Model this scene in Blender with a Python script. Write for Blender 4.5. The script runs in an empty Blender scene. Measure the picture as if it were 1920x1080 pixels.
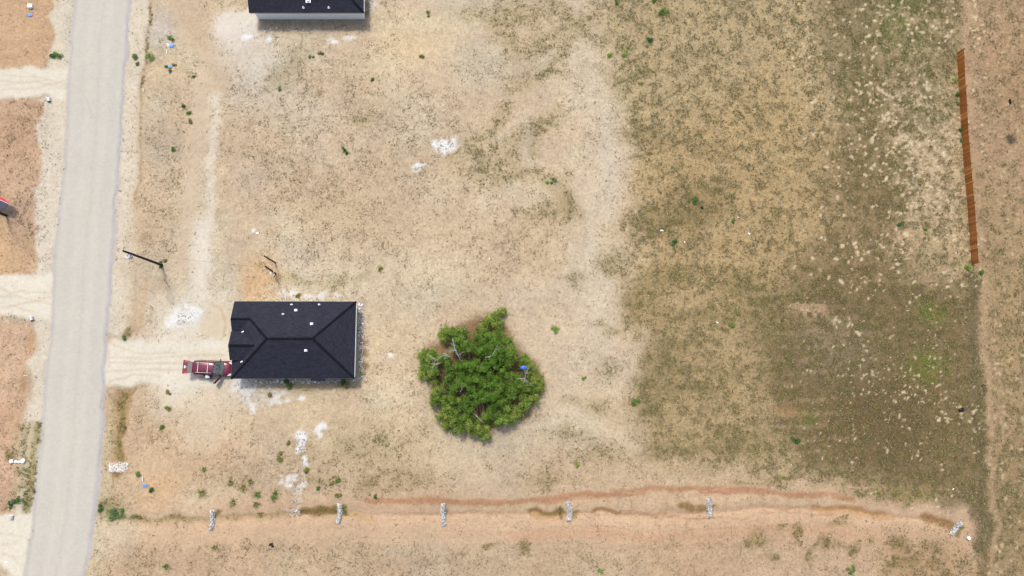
import bpy, bmesh, math, random
import numpy as np
from mathutils import Vector, Matrix, Euler
random.seed(7)
rng = np.random.default_rng(11)
S = bpy.context.scene
COL = S.collection

# ------------------------------------------------------------------ camera, sky, sun, exposure
FOC, CAM_H = 1400.0, 97.0                      # focal length in photo pixels, height above ground in metres
_z = np.array([60.0, 185.0, FOC]); _z /= np.linalg.norm(_z)      # world up seen from the camera (drone looking almost straight down)
_x = np.array([1.0, 0, 0]); _x -= _x.dot(_z) * _z; _x /= np.linalg.norm(_x)
_y = np.cross(_z, _x)
ROT = np.array([_x, _y, _z])
cam_data = bpy.data.cameras.new('camera')
cam_data.sensor_width = 36.0
cam_data.lens = FOC / 1920 * 36
cam_data.clip_end = 6000
cam = bpy.data.objects.new('camera', cam_data)
COL.objects.link(cam)
cam.matrix_world = Matrix.Translation((0, 0, CAM_H)) @ Matrix(ROT.tolist()).to_4x4()
S.camera = cam

SUN_EL, SUN_AZ = math.radians(64), math.radians(-19)      # sun high in the north north west
world = bpy.data.worlds.new('World'); S.world = world
world.use_nodes = True
wn = world.node_tree.nodes; wl = world.node_tree.links
sky = wn.new('ShaderNodeTexSky'); sky.sky_type = 'NISHITA'; sky.sun_disc = False
sky.sun_elevation = SUN_EL; sky.sun_rotation = SUN_AZ
sky.air_density = 1.0; sky.dust_density = 4.0; sky.ozone_density = 1.0; sky.altitude = 100
wn['Background'].inputs['Strength'].default_value = 0.15
wl.new(sky.outputs[0], wn['Background'].inputs[0])
sun_data = bpy.data.lights.new('sun', 'SUN')
sun_data.energy = 2.0; sun_data.angle = math.radians(7); sun_data.color = (1.0, 0.94, 0.86)
sun = bpy.data.objects.new('sun', sun_data); COL.objects.link(sun)
_d = Vector((-math.sin(SUN_AZ) * math.cos(SUN_EL), -math.cos(SUN_AZ) * math.cos(SUN_EL), -math.sin(SUN_EL)))
sun.rotation_euler = _d.to_track_quat('-Z', 'Y').to_euler(); sun.location = (0, 60, 120)
S.view_settings.view_transform = 'Standard'; S.view_settings.look = 'None'
S.view_settings.gamma = 1; S.view_settings.use_curve_mapping = False
S.view_settings.exposure = 0.50
GAIN = 1.75                                     # brightness a unit albedo reaches on flat ground in this light

# ------------------------------------------------------------------ helpers
def P(u, v, z=0.0):
    """ground point (at height z) that the photo shows at pixel u, v"""
    d = ROT @ np.array([u - 960.0, 540.0 - v, -FOC]); t = (z - CAM_H) / d[2]
    return np.array([d[0] * t, d[1] * t, z])
def srgb(r, g, b):
    f = lambda c: (c / 255 / 12.92) if c <= 10 else ((c / 255 + 0.055) / 1.055) ** 2.4
    return np.array([f(r), f(g), f(b)])
LIGHT = np.array([1.035, 1.0, 1.04])                # the daylight's own slight tint
def alb(r, g, b): return srgb(r, g, b) / GAIN / LIGHT
TAB = rng.random((256, 256)).astype(np.float32)
def vnoise(x, y, s=0):
    xi = np.floor(x).astype(np.int64); yi = np.floor(y).astype(np.int64)
    fx = (x - xi).astype(np.float32); fy = (y - yi).astype(np.float32)
    fx = fx * fx * (3 - 2 * fx); fy = fy * fy * (3 - 2 * fy)
    a = xi + s * 91; b = yi + s * 37
    g = lambda i, j: TAB[(b + j) & 255, (a + i) & 255]
    return (g(0, 0) * (1 - fx) + g(1, 0) * fx) * (1 - fy) + (g(0, 1) * (1 - fx) + g(1, 1) * fx) * fy
def fbm(x, y, octs=4, s=0, gain=0.5):
    r = 0; a = 1; t = 0
    for k in range(octs):
        c, q = math.cos(0.6 * k), math.sin(0.6 * k)
        r = r + a * vnoise((x * c - y * q) * 2 ** k + 17.3 * k, (x * q + y * c) * 2 ** k + 5.7 * k, s + k); t += a; a *= gain
    return r / t
def sstep(a, b, x):
    t = np.clip((x - a) / (b - a), 0, 1); return t * t * (3 - 2 * t)

def tag(o, label=None, cat=None, group=None, kind=None):
    if label: o['label'] = label
    if cat: o['category'] = cat
    if group: o['group'] = group
    if kind: o['kind'] = kind
    return o
def empty(name, loc, rz=0.0, label=None, cat=None, group=None):
    o = bpy.data.objects.new(name, None); COL.objects.link(o)
    o.empty_display_size = 0.3
    o.location = loc; o.rotation_euler = (0, 0, rz)
    return tag(o, label, cat, group)
class MB:
    """collects polygons and links them as one mesh object"""
    def __init__(s): s.v = []; s.f = []
    def poly(s, pts):
        n = len(s.v); s.v += [tuple(p) for p in pts]; s.f.append(tuple(range(n, n + len(pts)))); return s
    def box(s, c, d, rz=0.0, taper=1.0):
        hx, hy, hz = d[0] / 2, d[1] / 2, d[2] / 2; ca, sa = math.cos(rz), math.sin(rz); n = len(s.v)
        for k, t in ((-1, 1.0), (1, taper)):
            for i, j in ((-1, -1), (1, -1), (1, 1), (-1, 1)):
                x, y = i * hx * t, j * hy * t
                s.v.append((c[0] + x * ca - y * sa, c[1] + x * sa + y * ca, c[2] + k * hz))
        s.f += [tuple(n + i for i in q) for q in ((3, 2, 1, 0), (4, 5, 6, 7), (0, 1, 5, 4), (1, 2, 6, 5), (2, 3, 7, 6), (3, 0, 4, 7))]
        return s
    def tube(s, pts, rad, n=8, cap=True):
        pts = [Vector(p) for p in pts]
        if not hasattr(rad, '__len__'): rad = [rad] * len(pts)
        b = len(s.v); up = Vector((0.31, 0.2, 0.93))
        for i, p in enumerate(pts):
            t = (pts[min(i + 1, len(pts) - 1)] - pts[max(i - 1, 0)]).normalized()
            if abs(t.dot(up)) > 0.97: up = Vector((1, 0.1, 0))
            a = t.cross(up).normalized(); c = t.cross(a)
            for k in range(n):
                q = 2 * math.pi * k / n
                s.v.append(tuple(p + (a * math.cos(q) + c * math.sin(q)) * rad[i]))
        for i in range(len(pts) - 1):
            for k in range(n):
                k2 = (k + 1) % n
                s.f.append((b + i * n + k, b + i * n + k2, b + (i + 1) * n + k2, b + (i + 1) * n + k))
        if cap:
            s.f.append(tuple(b + k for k in range(n))[::-1]); s.f.append(tuple(b + (len(pts) - 1) * n + k for k in range(n)))
        return s
    def loft(s, rings, closed=True, cap=True):
        n = len(rings[0]); b = len(s.v)
        for r in rings: s.v += [tuple(p) for p in r]
        for i in range(len(rings) - 1):
            for k in range(n if closed else n - 1):
                k2 = (k + 1) % n
                s.f.append((b + i * n + k, b + i * n + k2, b + (i + 1) * n + k2, b + (i + 1) * n + k))
        if cap:
            s.f.append(tuple(b + k for k in range(n))[::-1]); s.f.append(tuple(b + (len(rings) - 1) * n + k for k in range(n)))
        return s
    def build(s, name, m, parent=None, smooth=False, fix=True):
        me = bpy.data.meshes.new(name); me.from_pydata(s.v, [], s.f)
        if fix:
            bm = bmesh.new(); bm.from_mesh(me); bmesh.ops.recalc_face_normals(bm, faces=bm.faces); bm.to_mesh(me); bm.free()
        for x in (m if isinstance(m, (list, tuple)) else [m]): me.materials.append(x)
        if smooth: me.polygons.foreach_set('use_smooth', [True] * len(me.polygons))
        o = bpy.data.objects.new(name, me); COL.objects.link(o)
        if parent: o.parent = parent
        return o

# ------------------------------------------------------------------ materials
MATS = {}
def mat(name, col, rough=0.7, metal=0.0, var=0.12, scale=8.0, coat=0.0, bump=0.0, spec=0.5):
    if name in MATS: return MATS[name]
    m = bpy.data.materials.new(name); m.use_nodes = True; nt = m.node_tree; b = nt.nodes['Principled BSDF']
    tc = nt.nodes.new('ShaderNodeTexCoord'); nz = nt.nodes.new('ShaderNodeTexNoise'); nz.inputs['Scale'].default_value = scale
    nz.inputs['Detail'].default_value = 5
    nt.links.new(tc.outputs['Object'], nz.inputs['Vector'])
    mr = nt.nodes.new('ShaderNodeMapRange'); mr.inputs[1].default_value = 0.25; mr.inputs[2].default_value = 0.75
    mr.inputs[3].default_value = 1 - var; mr.inputs[4].default_value = 1 + var
    nt.links.new(nz.outputs[0], mr.inputs[0])
    mx = nt.nodes.new('ShaderNodeVectorMath'); mx.operation = 'SCALE'; mx.inputs[0].default_value = tuple(col)[:3]
    nt.links.new(mr.outputs[0], mx.inputs['Scale']); nt.links.new(mx.outputs[0], b.inputs['Base Color'])
    b.inputs['Roughness'].default_value = rough; b.inputs['Metallic'].default_value = metal
    b.inputs['Coat Weight'].default_value = coat; b.inputs['Coat Roughness'].default_value = 0.05
    b.inputs['Specular IOR Level'].default_value = spec
    if bump:
        bp = nt.nodes.new('ShaderNodeBump'); bp.inputs['Strength'].default_value = bump; bp.inputs['Distance'].default_value = 0.02
        nt.links.new(nz.outputs[0], bp.inputs['Height']); nt.links.new(bp.outputs[0], b.inputs['Normal'])
    MATS[name] = m; return m
def attr_mat(name, attr, rough=0.9, transl=0.0):
    """colour of each blade, leaf or stone from its own mesh attribute"""
    m = bpy.data.materials.new(name); m.use_nodes = True; nt = m.node_tree; b = nt.nodes['Principled BSDF']
    a = nt.nodes.new('ShaderNodeAttribute'); a.attribute_name = attr
    nt.links.new(a.outputs['Color'], b.inputs['Base Color'])
    b.inputs['Roughness'].default_value = rough; b.inputs['Specular IOR Level'].default_value = 0.2
    if transl:
        tr = nt.nodes.new('ShaderNodeBsdfTranslucent'); nt.links.new(a.outputs['Color'], tr.inputs['Color'])
        mx = nt.nodes.new('ShaderNodeMixShader'); mx.inputs[0].default_value = transl
        nt.links.new(b.outputs[0], mx.inputs[1]); nt.links.new(tr.outputs[0], mx.inputs[2])
        nt.links.new(mx.outputs[0], nt.nodes['Material Output'].inputs['Surface'])
    return m
def soup(name, V, Fidx, C, m, parent=None, kind=None):
    """mesh object from numpy arrays: V (n,3) points, Fidx (k,3|4) faces, C (n,3) colours"""
    me = bpy.data.meshes.new(name); k = Fidx.shape[1]
    me.vertices.add(len(V)); me.vertices.foreach_set('co', np.ascontiguousarray(V, dtype=np.float32).ravel())
    me.loops.add(Fidx.size); me.loops.foreach_set('vertex_index', np.ascontiguousarray(Fidx, dtype=np.int32).ravel())
    me.polygons.add(len(Fidx)); me.polygons.foreach_set('loop_start', np.arange(0, Fidx.size, k, dtype=np.int32))
    me.polygons.foreach_set('loop_total', np.full(len(Fidx), k, dtype=np.int32))
    me.update(calc_edges=True)
    at = me.color_attributes.new('tone', 'FLOAT_COLOR', 'POINT')
    at.data.foreach_set('color', np.ascontiguousarray(np.c_[C, np.ones(len(C))], dtype=np.float32).ravel())
    me.materials.append(m)
    o = bpy.data.objects.new(name, me); COL.objects.link(o)
    if parent: o.parent = parent
    if kind: o['kind'] = kind
    return o

# ------------------------------------------------------------------ the land: soil zones traced as brushes over the plot, in metres
STEP = 0.18
GX = np.arange(-73, 86, STEP); GY = np.arange(-32, 62, STEP)
ny, nx = len(GY), len(GX)
XX, YY = np.meshgrid(GX, GY); XX = XX.astype(np.float32); YY = YY.astype(np.float32)
WX = XX + (fbm(XX * .45, YY * .45, 4, 3) - .5) * 1.6; WY = YY + (fbm(XX * .45 + 50, YY * .45, 4, 9) - .5) * 1.6     # ragged edges
PXM = 0.0665                                       # metres per photo pixel on the ground
FINE = fbm(XX * 1.6, YY * 1.6, 4, 21)
MID = fbm(XX * .28, YY * .28, 4, 33)
soil = np.zeros((ny, nx, 3), np.float32) + alb(207, 179, 149).astype(np.float32)
dens = np.full((ny, nx), 5.0, np.float32)          # grass tufts per square metre
tint = np.full((ny, nx), 0.25, np.float32)         # 0 dry brown, 0.5 olive, 1 green
straw = np.full((ny, nx), 0.1, np.float32)
grain = np.ones((ny, nx), np.float32)              # fine relief and speckle of the soil
relief = np.zeros((ny, nx), np.float32)

def _sl(pts, pad):
    a = pts.min(0) - pad; b = pts.max(0) + pad
    i0, i1 = np.searchsorted(GX, [a[0], b[0]]); j0, j1 = np.searchsorted(GY, [a[1], b[1]])
    return slice(j0, max(j1, j0 + 1)), slice(i0, max(i1, i0 + 1))
def _segd(X, Y, pts):
    d = None
    for (x0, y0), (x1, y1) in zip(pts[:-1], pts[1:]):
        dx, dy = x1 - x0, y1 - y0; l = dx * dx + dy * dy + 1e-9
        t = np.clip(((X - x0) * dx + (Y - y0) * dy) / l, 0, 1)
        q = (X - x0 - t * dx) ** 2 + (Y - y0 - t * dy) ** 2
        d = q if d is None else np.minimum(d, q)
    return np.sqrt(d)
def brush(kind, px, w=0, soft=8, ragged=1.0, holes=0.0):
    """mask of a zone: 'line' (polyline, half width w), 'area' (polygon), 'spot' (centre, radii w)"""
    pts = np.array([P(*p)[:2] for p in px], np.float32); sf = max(soft * PXM, .05)
    pad = (max(w) if hasattr(w, '__len__') else w) * PXM + sf + 2.0
    sl = _sl(pts, pad)
    X = XX[sl] + (WX[sl] - XX[sl]) * ragged; Y = YY[sl] + (WY[sl] - YY[sl]) * ragged
    if kind == 'line':
        m = 1 - sstep(w * PXM - sf, w * PXM + sf, _segd(X, Y, pts))
    elif kind == 'spot':
        wx, wy = (w if hasattr(w, '__len__') else (w, w))
        r = np.sqrt(((X - pts[0, 0]) / (wx * PXM)) ** 2 + ((Y - pts[0, 1]) / (wy * PXM)) ** 2)
        s_ = soft / max(min(wx, wy), 1); m = 1 - sstep(1 - s_, 1 + s_, r)
    else:
        c = np.vstack([pts, pts[:1]]); d = _segd(X, Y, c); ins = np.zeros(X.shape, bool)
        for (x0, y0), (x1, y1) in zip(c[:-1], c[1:]):
            if y0 == y1: continue
            ins ^= ((y0 > Y) != (y1 > Y)) & (X < (x1 - x0) * (Y - y0) / (y1 - y0) + x0)
        m = sstep(-sf, sf, np.where(ins, d, -d))
    if holes: m = m * sstep(holes - .12, holes + .12, FINE[sl])
    return sl, m.astype(np.float32)
def lay(kind, px, w=0, soft=8, col=None, k=1.0, d=None, t=None, s=None, g=None, dz=0.0, ragged=1.0, holes=0.0):
    sl, m = brush(kind, px, w, soft, ragged, holes); a = m * k
    if col is not None: soil[sl] += (alb(*col).astype(np.float32) - soil[sl]) * a[..., None]
    if d is not None: dens[sl] += (d - dens[sl]) * m
    if t is not None: tint[sl] += (t - tint[sl]) * m
    if s is not None: straw[sl] += (s - straw[sl]) * m
    if g is not None: grain[sl] += (g - grain[sl]) * m
    if dz: relief[sl] += dz * m
    return sl, m
# broad variation of the sand: warmer, greyer and paler patches
w1 = fbm(XX * .09, YY * .09, 4, 51); w2 = fbm(XX * .16 + 9, YY * .16, 4, 63)
for a_, c_ in ((sstep(.5, .75, w1), (216, 188, 152)), (sstep(.52, .72, 1 - w1), (206, 189, 164)), (sstep(.55, .75, w2) * .7, (221, 202, 172))):
    soil += (alb(*c_).astype(np.float32) - soil) * (a_ * .6)[..., None]
dens *= .35 + 1.8 * sstep(.35, .7, w2)

# --- the grassy field on the east side
FIELD = [(1115, -260), (1135, 0), (1150, 110), (1150, 210), (1185, 300), (1195, 420), (1196, 470), (1165, 540), (1160, 590), (1205, 640), (1200, 720), (1180, 800), (1200, 860), (1330, 880), (1450, 895), (1560, 915), (1700, 945), (1800, 960), (1845, 1030), (1850, 1400), (2300, 1400), (2300, -260)]
lay('area', FIELD, 0, 34, (193, 168, 130), 1, d=18, t=.43, s=.40, g=1.7, ragged=2.0)
lay('area', [(1150, -60), (1480, -60), (1560, 120), (1500, 300), (1260, 300), (1160, 220)], 0, 70, (192, 169, 130), .7, d=18, t=.44, s=.45, ragged=2.2)
lay('area', [(1190, 280), (1480, 120), (1590, 300), (1560, 560), (1400, 640), (1210, 560)], 0, 80, (190, 161, 117), .8, d=19, t=.45, s=.5, ragged=2.2)
lay('area', [(1420, 560), (1560, 470), (1750, 520), (1845, 540), (1848, 940), (1780, 950), (1600, 910), (1480, 860), (1420, 740)], 0, 60, (132, 112, 80), .95, d=27, t=.48, s=.10, ragged=2.2)
lay('area', [(1180, 560), (1420, 600), (1430, 860), (1200, 850), (1210, 700)], 0, 60, (178, 153, 113), .85, d=20, t=.44, s=.30, ragged=2.2)
lay('area', [(1540, -60), (1800, -60), (1800, 120), (1720, 240), (1600, 230), (1540, 120)], 0, 50, (142, 125, 93), .85, d=24, t=.5, s=.15, ragged=2.2)
lay('area', [(1560, 250), (1690, 240), (1720, 420), (1640, 560), (1540, 520)], 0, 60, (140, 117, 84), .75, d=26, t=.45, s=.2, ragged=2.2)
lay('spot', [(1690, 40)], (60, 70), 40, (138, 130, 86), .6, d=30, t=.85)
lay('spot', [(1740, 200)], (40, 80), 30, (150, 135, 105), .6, d=26, t=.7)
lay('spot', [(1735, 690)], (40, 30), 22, (128, 124, 62), .7, d=34, t=.95)
lay('spot', [(1745, 590)], (30, 20), 16, (128, 124, 62), .7, d=34, t=.95)
lay('spot', [(1560, 650)], (80, 60), 50, (150, 132, 108), .6, d=24, t=.5)
lay('spot', [(1640, 790)], (110, 70), 60, (116, 96, 66), .7, d=32, t=.42)
lay('spot', [(1510, 780)], (25, 16), 10, (120, 118, 60), .5, d=34, t=.9)
lay('spot', [(1475, 770)], (30, 16), 14, (180, 142, 100), .6, d=8, t=.3)
lay('spot', [(1520, 575)], (40, 22), 12, (200, 166, 132), .7, d=8, s=.5, holes=.48)
for u, v, a, b, tt in ((1230, 420, 60, 34, .5), (1290, 395, 60, 26, .42), (1200, 560, 40, 40, .62), (1250, 515, 60, 25, .6), (1390, 545, 50, 30, .6), (1240, 690, 40, 60, .55), (1310, 590, 70, 14, .55), (1380, 600, 60, 14, .58),
                       (1260, 640, 60, 12, .6), (1210, 760, 30, 60, .58), (1350, 700, 70, 10, .55), (1290, 730, 60, 10, .58), (1215, 260, 60, 18, .42), (1230, 850, 50, 14, .6), (1290, 845, 40, 14, .62), (1320, 370, 60, 40, .5), (1640, 300, 60, 100, .45), (1610, 170, 40, 60, .6), (1450, 620, 50, 70, .6), (1400, 830, 60, 30, .6)):
    lay('spot', [(u, v)], (a, b), min(a, b) * .7, (138, 120, 82), .5, d=25, t=tt, s=.2, ragged=1.6)
# mown rows and faint wheel lines in the grass
for k in range(13):
    v0 = 560 + k * 25
    lay('line', [(1190 + (k * 37) % 40, v0), (1340, v0 - 3), (1500 + (k * 53) % 120, v0 - 14)], 3.0, 5, (176, 152, 116), .5, d=10, s=.5, ragged=.5, holes=.42)
for k in range(7):
    u0 = 1505 + k * 42
    lay('line', [(u0, 120), (u0 + 8, 330), (u0 + 16, 520)], 2.0, 4, (178, 152, 120), .45, d=12, s=.45, ragged=.4, holes=.46)
for pts in ([(1150, 245), (1215, 225), (1262, 195)], [(1160, 212), (1240, 190), (1300, 150)], [(1170, 300), (1240, 285), (1330, 240)], [(1150, 160), (1200, 135), (1260, 128)], [(1330, 140), (1400, 200), (1440, 260)]):
    lay('line', pts, 1.6, 3, (126, 112, 70), .7, d=26, t=.65, ragged=.4)
lay('line', [(1680, 442), (1745, 420), (1790, 405)], 5, 6, (206, 172, 140), .7, d=6, s=.5, ragged=.8, holes=.4)
lay('line', [(1600, 545), (1680, 500), (1735, 440)], 3, 4, (200, 168, 132), .6, d=8, s=.5, ragged=.8, holes=.45)
# rows of bare gopher-scratched soil towards the wooden fence
lay('area', [(1640, 0), (1790, 0), (1812, 330), (1826, 500), (1760, 520), (1690, 380), (1660, 200)], 0, 40, (200, 174, 140), .45, d=18, t=.5, s=.35, holes=.54)
lay('area', [(1680, 170), (1800, 200), (1815, 420), (1720, 430), (1670, 300)], 0, 30, (208, 184, 152), .8, d=13, t=.45, s=.45, holes=.52)
# east neighbour's strip beyond the property line
EDGE = [(1790, -260), (1800, 0), (1806, 200), (1816, 360), (1834, 520), (1838, 620), (1844, 760), (1850, 900), (1856, 1080), (1860, 1400)]
lay('area', EDGE + [(2300, 1400), (2300, -260)], 0, 4, (186, 155, 122), 1, d=14, t=.40, s=.5, g=1.2)
lay('spot', [(1900, 640)], (60, 300), 50, (172, 147, 108), .7, d=18, t=.5)
lay('spot', [(1890, 960)], (60, 120), 40, (152, 131, 94), .7, d=22, t=.5)
lay('spot', [(1900, 150)], (50, 120), 40, (184, 150, 112), .5)
lay('line', [(u + 9, v) for u, v in EDGE], 6, 7, (202, 172, 138), .45, d=8, s=.5, g=1.1, ragged=1.5)
lay('line', [(u - 12, v) for u, v in EDGE if v > 500], 12, 10, (118, 104, 77), .75, d=24, t=.45, s=.15, ragged=1.4)
lay('line', [(u - 2, v) for u, v in EDGE if v < 100], 5, 6, (140, 126, 100), .7, d=28, t=.5, s=.15)
lay('line', [(1790, 950), (1820, 930), (1838, 1000), (1842, 1080)], 14, 12, (122, 106, 80), .6, d=24, t=.5, s=.15)

# --- the pale dusty corridor between sand and grass, and grey patches
for pts, w, c in (([(1075, 40), (1100, 130), (1120, 210), (1135, 290), (1125, 360), (1105, 420), (1095, 480)], 34, (208, 189, 166)), ([(1140, 200), (1150, 300), (1140, 380)], 22, (210, 191, 168)), ([(1100, 480), (1130, 540), (1120, 620), (1150, 700), (1185, 650)], 30, (214, 192, 168)),
                  ([(960, 560), (1060, 540), (1130, 560)], 30, (212, 190, 166)), ([(1040, 620), (1060, 720), (1050, 800)], 46, (212, 188, 162)), ([(1000, 810), (1100, 820), (1190, 830)], 26, (214, 190, 164)), ([(1000, 250), (990, 300)], 14, (208, 190, 166))):
    lay('line', pts, w, w * 1.1, c, .5, d=3.5, t=.3, g=.9, ragged=2.4)
for u, v, a, b, c in ((300, 60, 34, 44, (206, 190, 174)), (500, 150, 70, 60, (208, 192, 176)), (560, 210, 90, 50, (210, 190, 168)), (600, 130, 60, 20, (205, 178, 150)), (310, 270, 40, 40, (200, 178, 158)), (480, 330, 30, 40, (202, 180, 160)), (900, 120, 60, 50, (206, 186, 160)), (760, 85, 60, 35, (222, 192, 152)), (800, 40, 120, 26, (218, 194, 160)), (700, 130, 80, 22, (216, 190, 156)), (620, 480, 90, 40, (220, 194, 164)), (800, 500, 110, 40, (218, 192, 160)), (720, 620, 70, 90, (214, 186, 154)),
                      (500, 510, 40, 36, (216, 174, 130)), (470, 540, 24, 34, (214, 172, 132)), (720, 860, 140, 60, (212, 184, 150)), (330, 850, 90, 70, (220, 188, 154)), (330, 940, 80, 40, (222, 190, 156)), (300, 920, 40, 30, (222, 184, 144)), (350, 1010, 120, 60, (224, 190, 158)), (390, 930, 40, 36, (228, 208, 176)), (560, 480, 40, 30, (206, 184, 160)), (400, 840, 60, 60, (216, 184, 150)), (870, 880, 90, 40, (210, 184, 154))):
    lay('spot', [(u, v)], (a, b), min(a, b) * .8, c, .8, ragged=1.4)
for u, v, a, b in ((285, 790, 24, 30), (640, 400, 60, 60), (330, 330, 36, 120), (300, 250, 40, 60), (470, 280, 60, 80), (540, 330, 60, 60), (860, 330, 80, 50), (760, 300, 80, 40), (700, 350, 90, 70), (620, 160, 60, 40), (690, 190, 80, 40), (880, 260, 60, 50), (740, 230, 90, 60), (640, 220, 70, 60), (520, 220, 60, 60), (580, 390, 80, 60), (700, 450, 90, 50), (300, 430, 44, 60), (300, 560, 20, 50), (270, 1050, 70, 30), (420, 1040, 90, 40), (560, 1040, 110, 40), (700, 1050, 100, 30), (860, 1060, 130, 26), (1000, 1050, 140, 30), (1180, 1050, 160, 30), (1400, 1050, 180, 34), (700, 900, 120, 50), (560, 890, 90, 40), (440, 900, 60, 50), (1080, 860, 90, 40), (980, 870, 80, 30), (950, 470, 80, 60), (1010, 450, 60, 60)):
    lay('spot', [(u, v)], (a, b), min(a, b) * .9, (196, 166, 134), .35, d=12, t=.28, ragged=1.6)
# olive speckle in diagonal streaks north of the tree
for pts, w in (([(900, 290), (980, 260), (1050, 210)], 16), ([(880, 330), (960, 300)], 22), ([(960, 110), (1060, 60), (1110, 20)], 24), ([(960, 160), (1030, 130), (1090, 60)], 14), ([(1000, 280), (1030, 240)], 10), ([(860, 290), (900, 270), (960, 200)], 14), ([(1060, 40), (1140, 70)], 24), ([(930, 50), (970, 20), (1040, 10)], 24), ([(930, 340), (1000, 320), (1050, 360), (1080, 400)], 14), ([(980, 400), (1060, 390)], 16), ([(660, 235), (700, 220)], 8), ([(1000, 290), (1020, 285)], 6), ([(1070, 330), (1060, 410)], 8), ([(880, 20), (940, 40), (960, 80)], 20), ([(940, 10), (1000, 40)], 20)):
    lay('line', pts, w, w * .8, (178, 154, 116), .5, d=15, t=.5, ragged=1.6)
for u, v, a, b, tt in ((1145, 500, 26, 26, .62), (1080, 525, 20, 14, .6), (1145, 690, 24, 22, .6), (1140, 615, 26, 10, .6), (1120, 770, 30, 20, .55), (1070, 755, 20, 8, .6), (1160, 480, 16, 16, .55), (1060, 385, 20, 16, .5), (1130, 850, 44, 22, .5), (1020, 900, 40, 16, .5), (1060, 815, 40, 14, .5), (570, 955, 70, 10, .5), (600, 900, 30, 12, .5), (570, 850, 20, 14, .4), (700, 840, 80, 40, .45), (760, 900, 40, 20, .45), (690, 905, 14, 8, .6), (555, 720, 40, 10, .7), (525, 715, 30, 10, .7), (640, 718, 26, 12, .7), (345, 205, 8, 8, .9), (562, 100, 22, 16, .55), (545, 140, 30, 30, .4), (520, 150, 20, 30, .4), (600, 175, 10, 10, .6), (680, 515, 10, 8, .6), (640, 525, 30, 10, .5), (620, 545, 20, 8, .55), (560, 525, 40, 10, .45)):
    lay('spot', [(u, v)], (a, b), min(a, b) * .9, (164, 143, 102), .45, d=15, t=tt, s=.1, ragged=1.6)

# the open sand of the lot is a pale yellowish beige
_s, _m = brush('area', [(262, -60), (1150, -60), (1190, 320), (1195, 480), (1165, 560), (1200, 700), (1180, 860), (960, 900), (600, 880), (300, 760), (250, 640)], 0, 60)
soil[_s] *= 1 + _m[..., None] * np.array([.10, .16, .20], np.float32)
# --- west side lots: orange sand, cream verges
lay('area', [(-260, -260), (96, -260), (100, 0), (104, 70), (100, 118), (70, 128), (-260, 128)], 0, 8, (214, 176, 140), .95, d=1.6, t=.2)
lay('area', [(-260, 186), (50, 186), (82, 200), (74, 300), (70, 400), (66, 500), (40, 520), (-260, 520)], 0, 8, (212, 177, 147), .95, d=9, t=.16)
lay('spot', [(20, 470)], (46, 60), 30, (216, 178, 136), .8, d=2.5)
lay('spot', [(30, 250)], (40, 60), 20, (200, 162, 130), .6, d=12, t=.16)
lay('spot', [(44, 420)], (28, 60), 20, (190, 160, 136), .7, d=14, t=.2)
lay('area', [(-260, 596), (60, 606), (60, 700), (48, 760), (36, 850), (20, 960), (-260, 980)], 0, 8, (215, 180, 150), .95, d=6, t=.2)
lay('spot', [(10, 800)], (40, 40), 20, (212, 168, 136), .6, d=5)
lay('spot', [(10, 930)], (26, 60), 16, (206, 166, 140), .6, d=8)
LEFT = [(152, -260), (140, 0), (128, 128), (122, 270), (116, 345), (108, 405), (99, 530), (96, 610), (88, 675), (77, 810), (68, 900), (57, 1000), (45, 1080), (2, 1400)]
RIGHT = [(270, -260), (245, 0), (236, 128), (226, 270), (219, 370), (214, 458), (208, 540), (203, 610), (199, 675), (193, 810), (186, 900), (180, 945), (173, 1000), (160, 1080), (122, 1400)]
lay('line', [(u - 16, v) for u, v in LEFT], 17, 5, (229, 215, 195), .95, d=3, t=.3, g=.7)
lay('line', [(100, 0), (106, 60), (108, 130)], 5, 3, (232, 218, 194), .8, d=0, g=.6)
lay('line', [(84, 200), (80, 300), (76, 400), (74, 480)], 10, 5, (229, 215, 196), .85, d=7, t=.35, ragged=1.6)
lay('line', [(60, 705), (50, 760), (42, 830)], 6, 4, (224, 206, 180), .8, d=7, t=.35)
lay('spot', [(52, 720)], (12, 26), 8, (188, 146, 106), .7, d=3)
lay('spot', [(58, 640)], (10, 20), 8, (200, 158, 116), .7, d=3)
lay('line', [(70, 800), (64, 870), (54, 930), (44, 965)], 7, 6, (150, 136, 72), .75, d=34, t=.85, s=.1)
lay('area', [(30, 800), (66, 790), (60, 930), (14, 960), (26, 870)], 0, 12, (196, 174, 136), .7, d=16, t=.5)
lay('spot', [(22, 850)], (10, 8), 6, (120, 104, 60), .5, d=26, t=.7)
# east verge: cream gravel strip with a thin weedy line at its edge
lay('line', [(u + 16, v) for u, v in RIGHT if v < 640], 18, 5, (229, 214, 192), .95, d=3.2, t=.25, g=.7)
lay('line', [(u + 13, v) for u, v in RIGHT if 700 < v], 11, 6, (216, 196, 162), .85, d=9, t=.5, g=.8)
VLINE = [(284, -60), (280, 30), (276, 90), (270, 160), (266, 210), (262, 290), (258, 350), (254, 420)]
lay('line', VLINE, 2.2, 2.5, (150, 132, 84), .7, d=30, t=.6, ragged=.7, holes=.36)
lay('line', [(256, 400), (250, 470), (244, 540), (240, 600)], 4, 4, (228, 212, 184), .7, d=3)
lay('line', [(240, 410), (236, 470), (228, 520)], 4, 4, (218, 188, 150), .4, d=2, ragged=1.5)
for v0 in (180, 260, 340, 420, 500, 570):
    lay('line', [(276 - v0 * .05, v0), (272 - v0 * .05, v0 + 60)], 12, 10, (212, 184, 152), .35, d=2.5, g=.8)
lay('line', [(272, 520), (268, 580), (256, 620)], 5, 5, (210, 172, 130), .45, d=1)
lay('spot', [(236, 628)], (9, 10), 5, (130, 112, 62), .8, d=30, t=.7)
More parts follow.
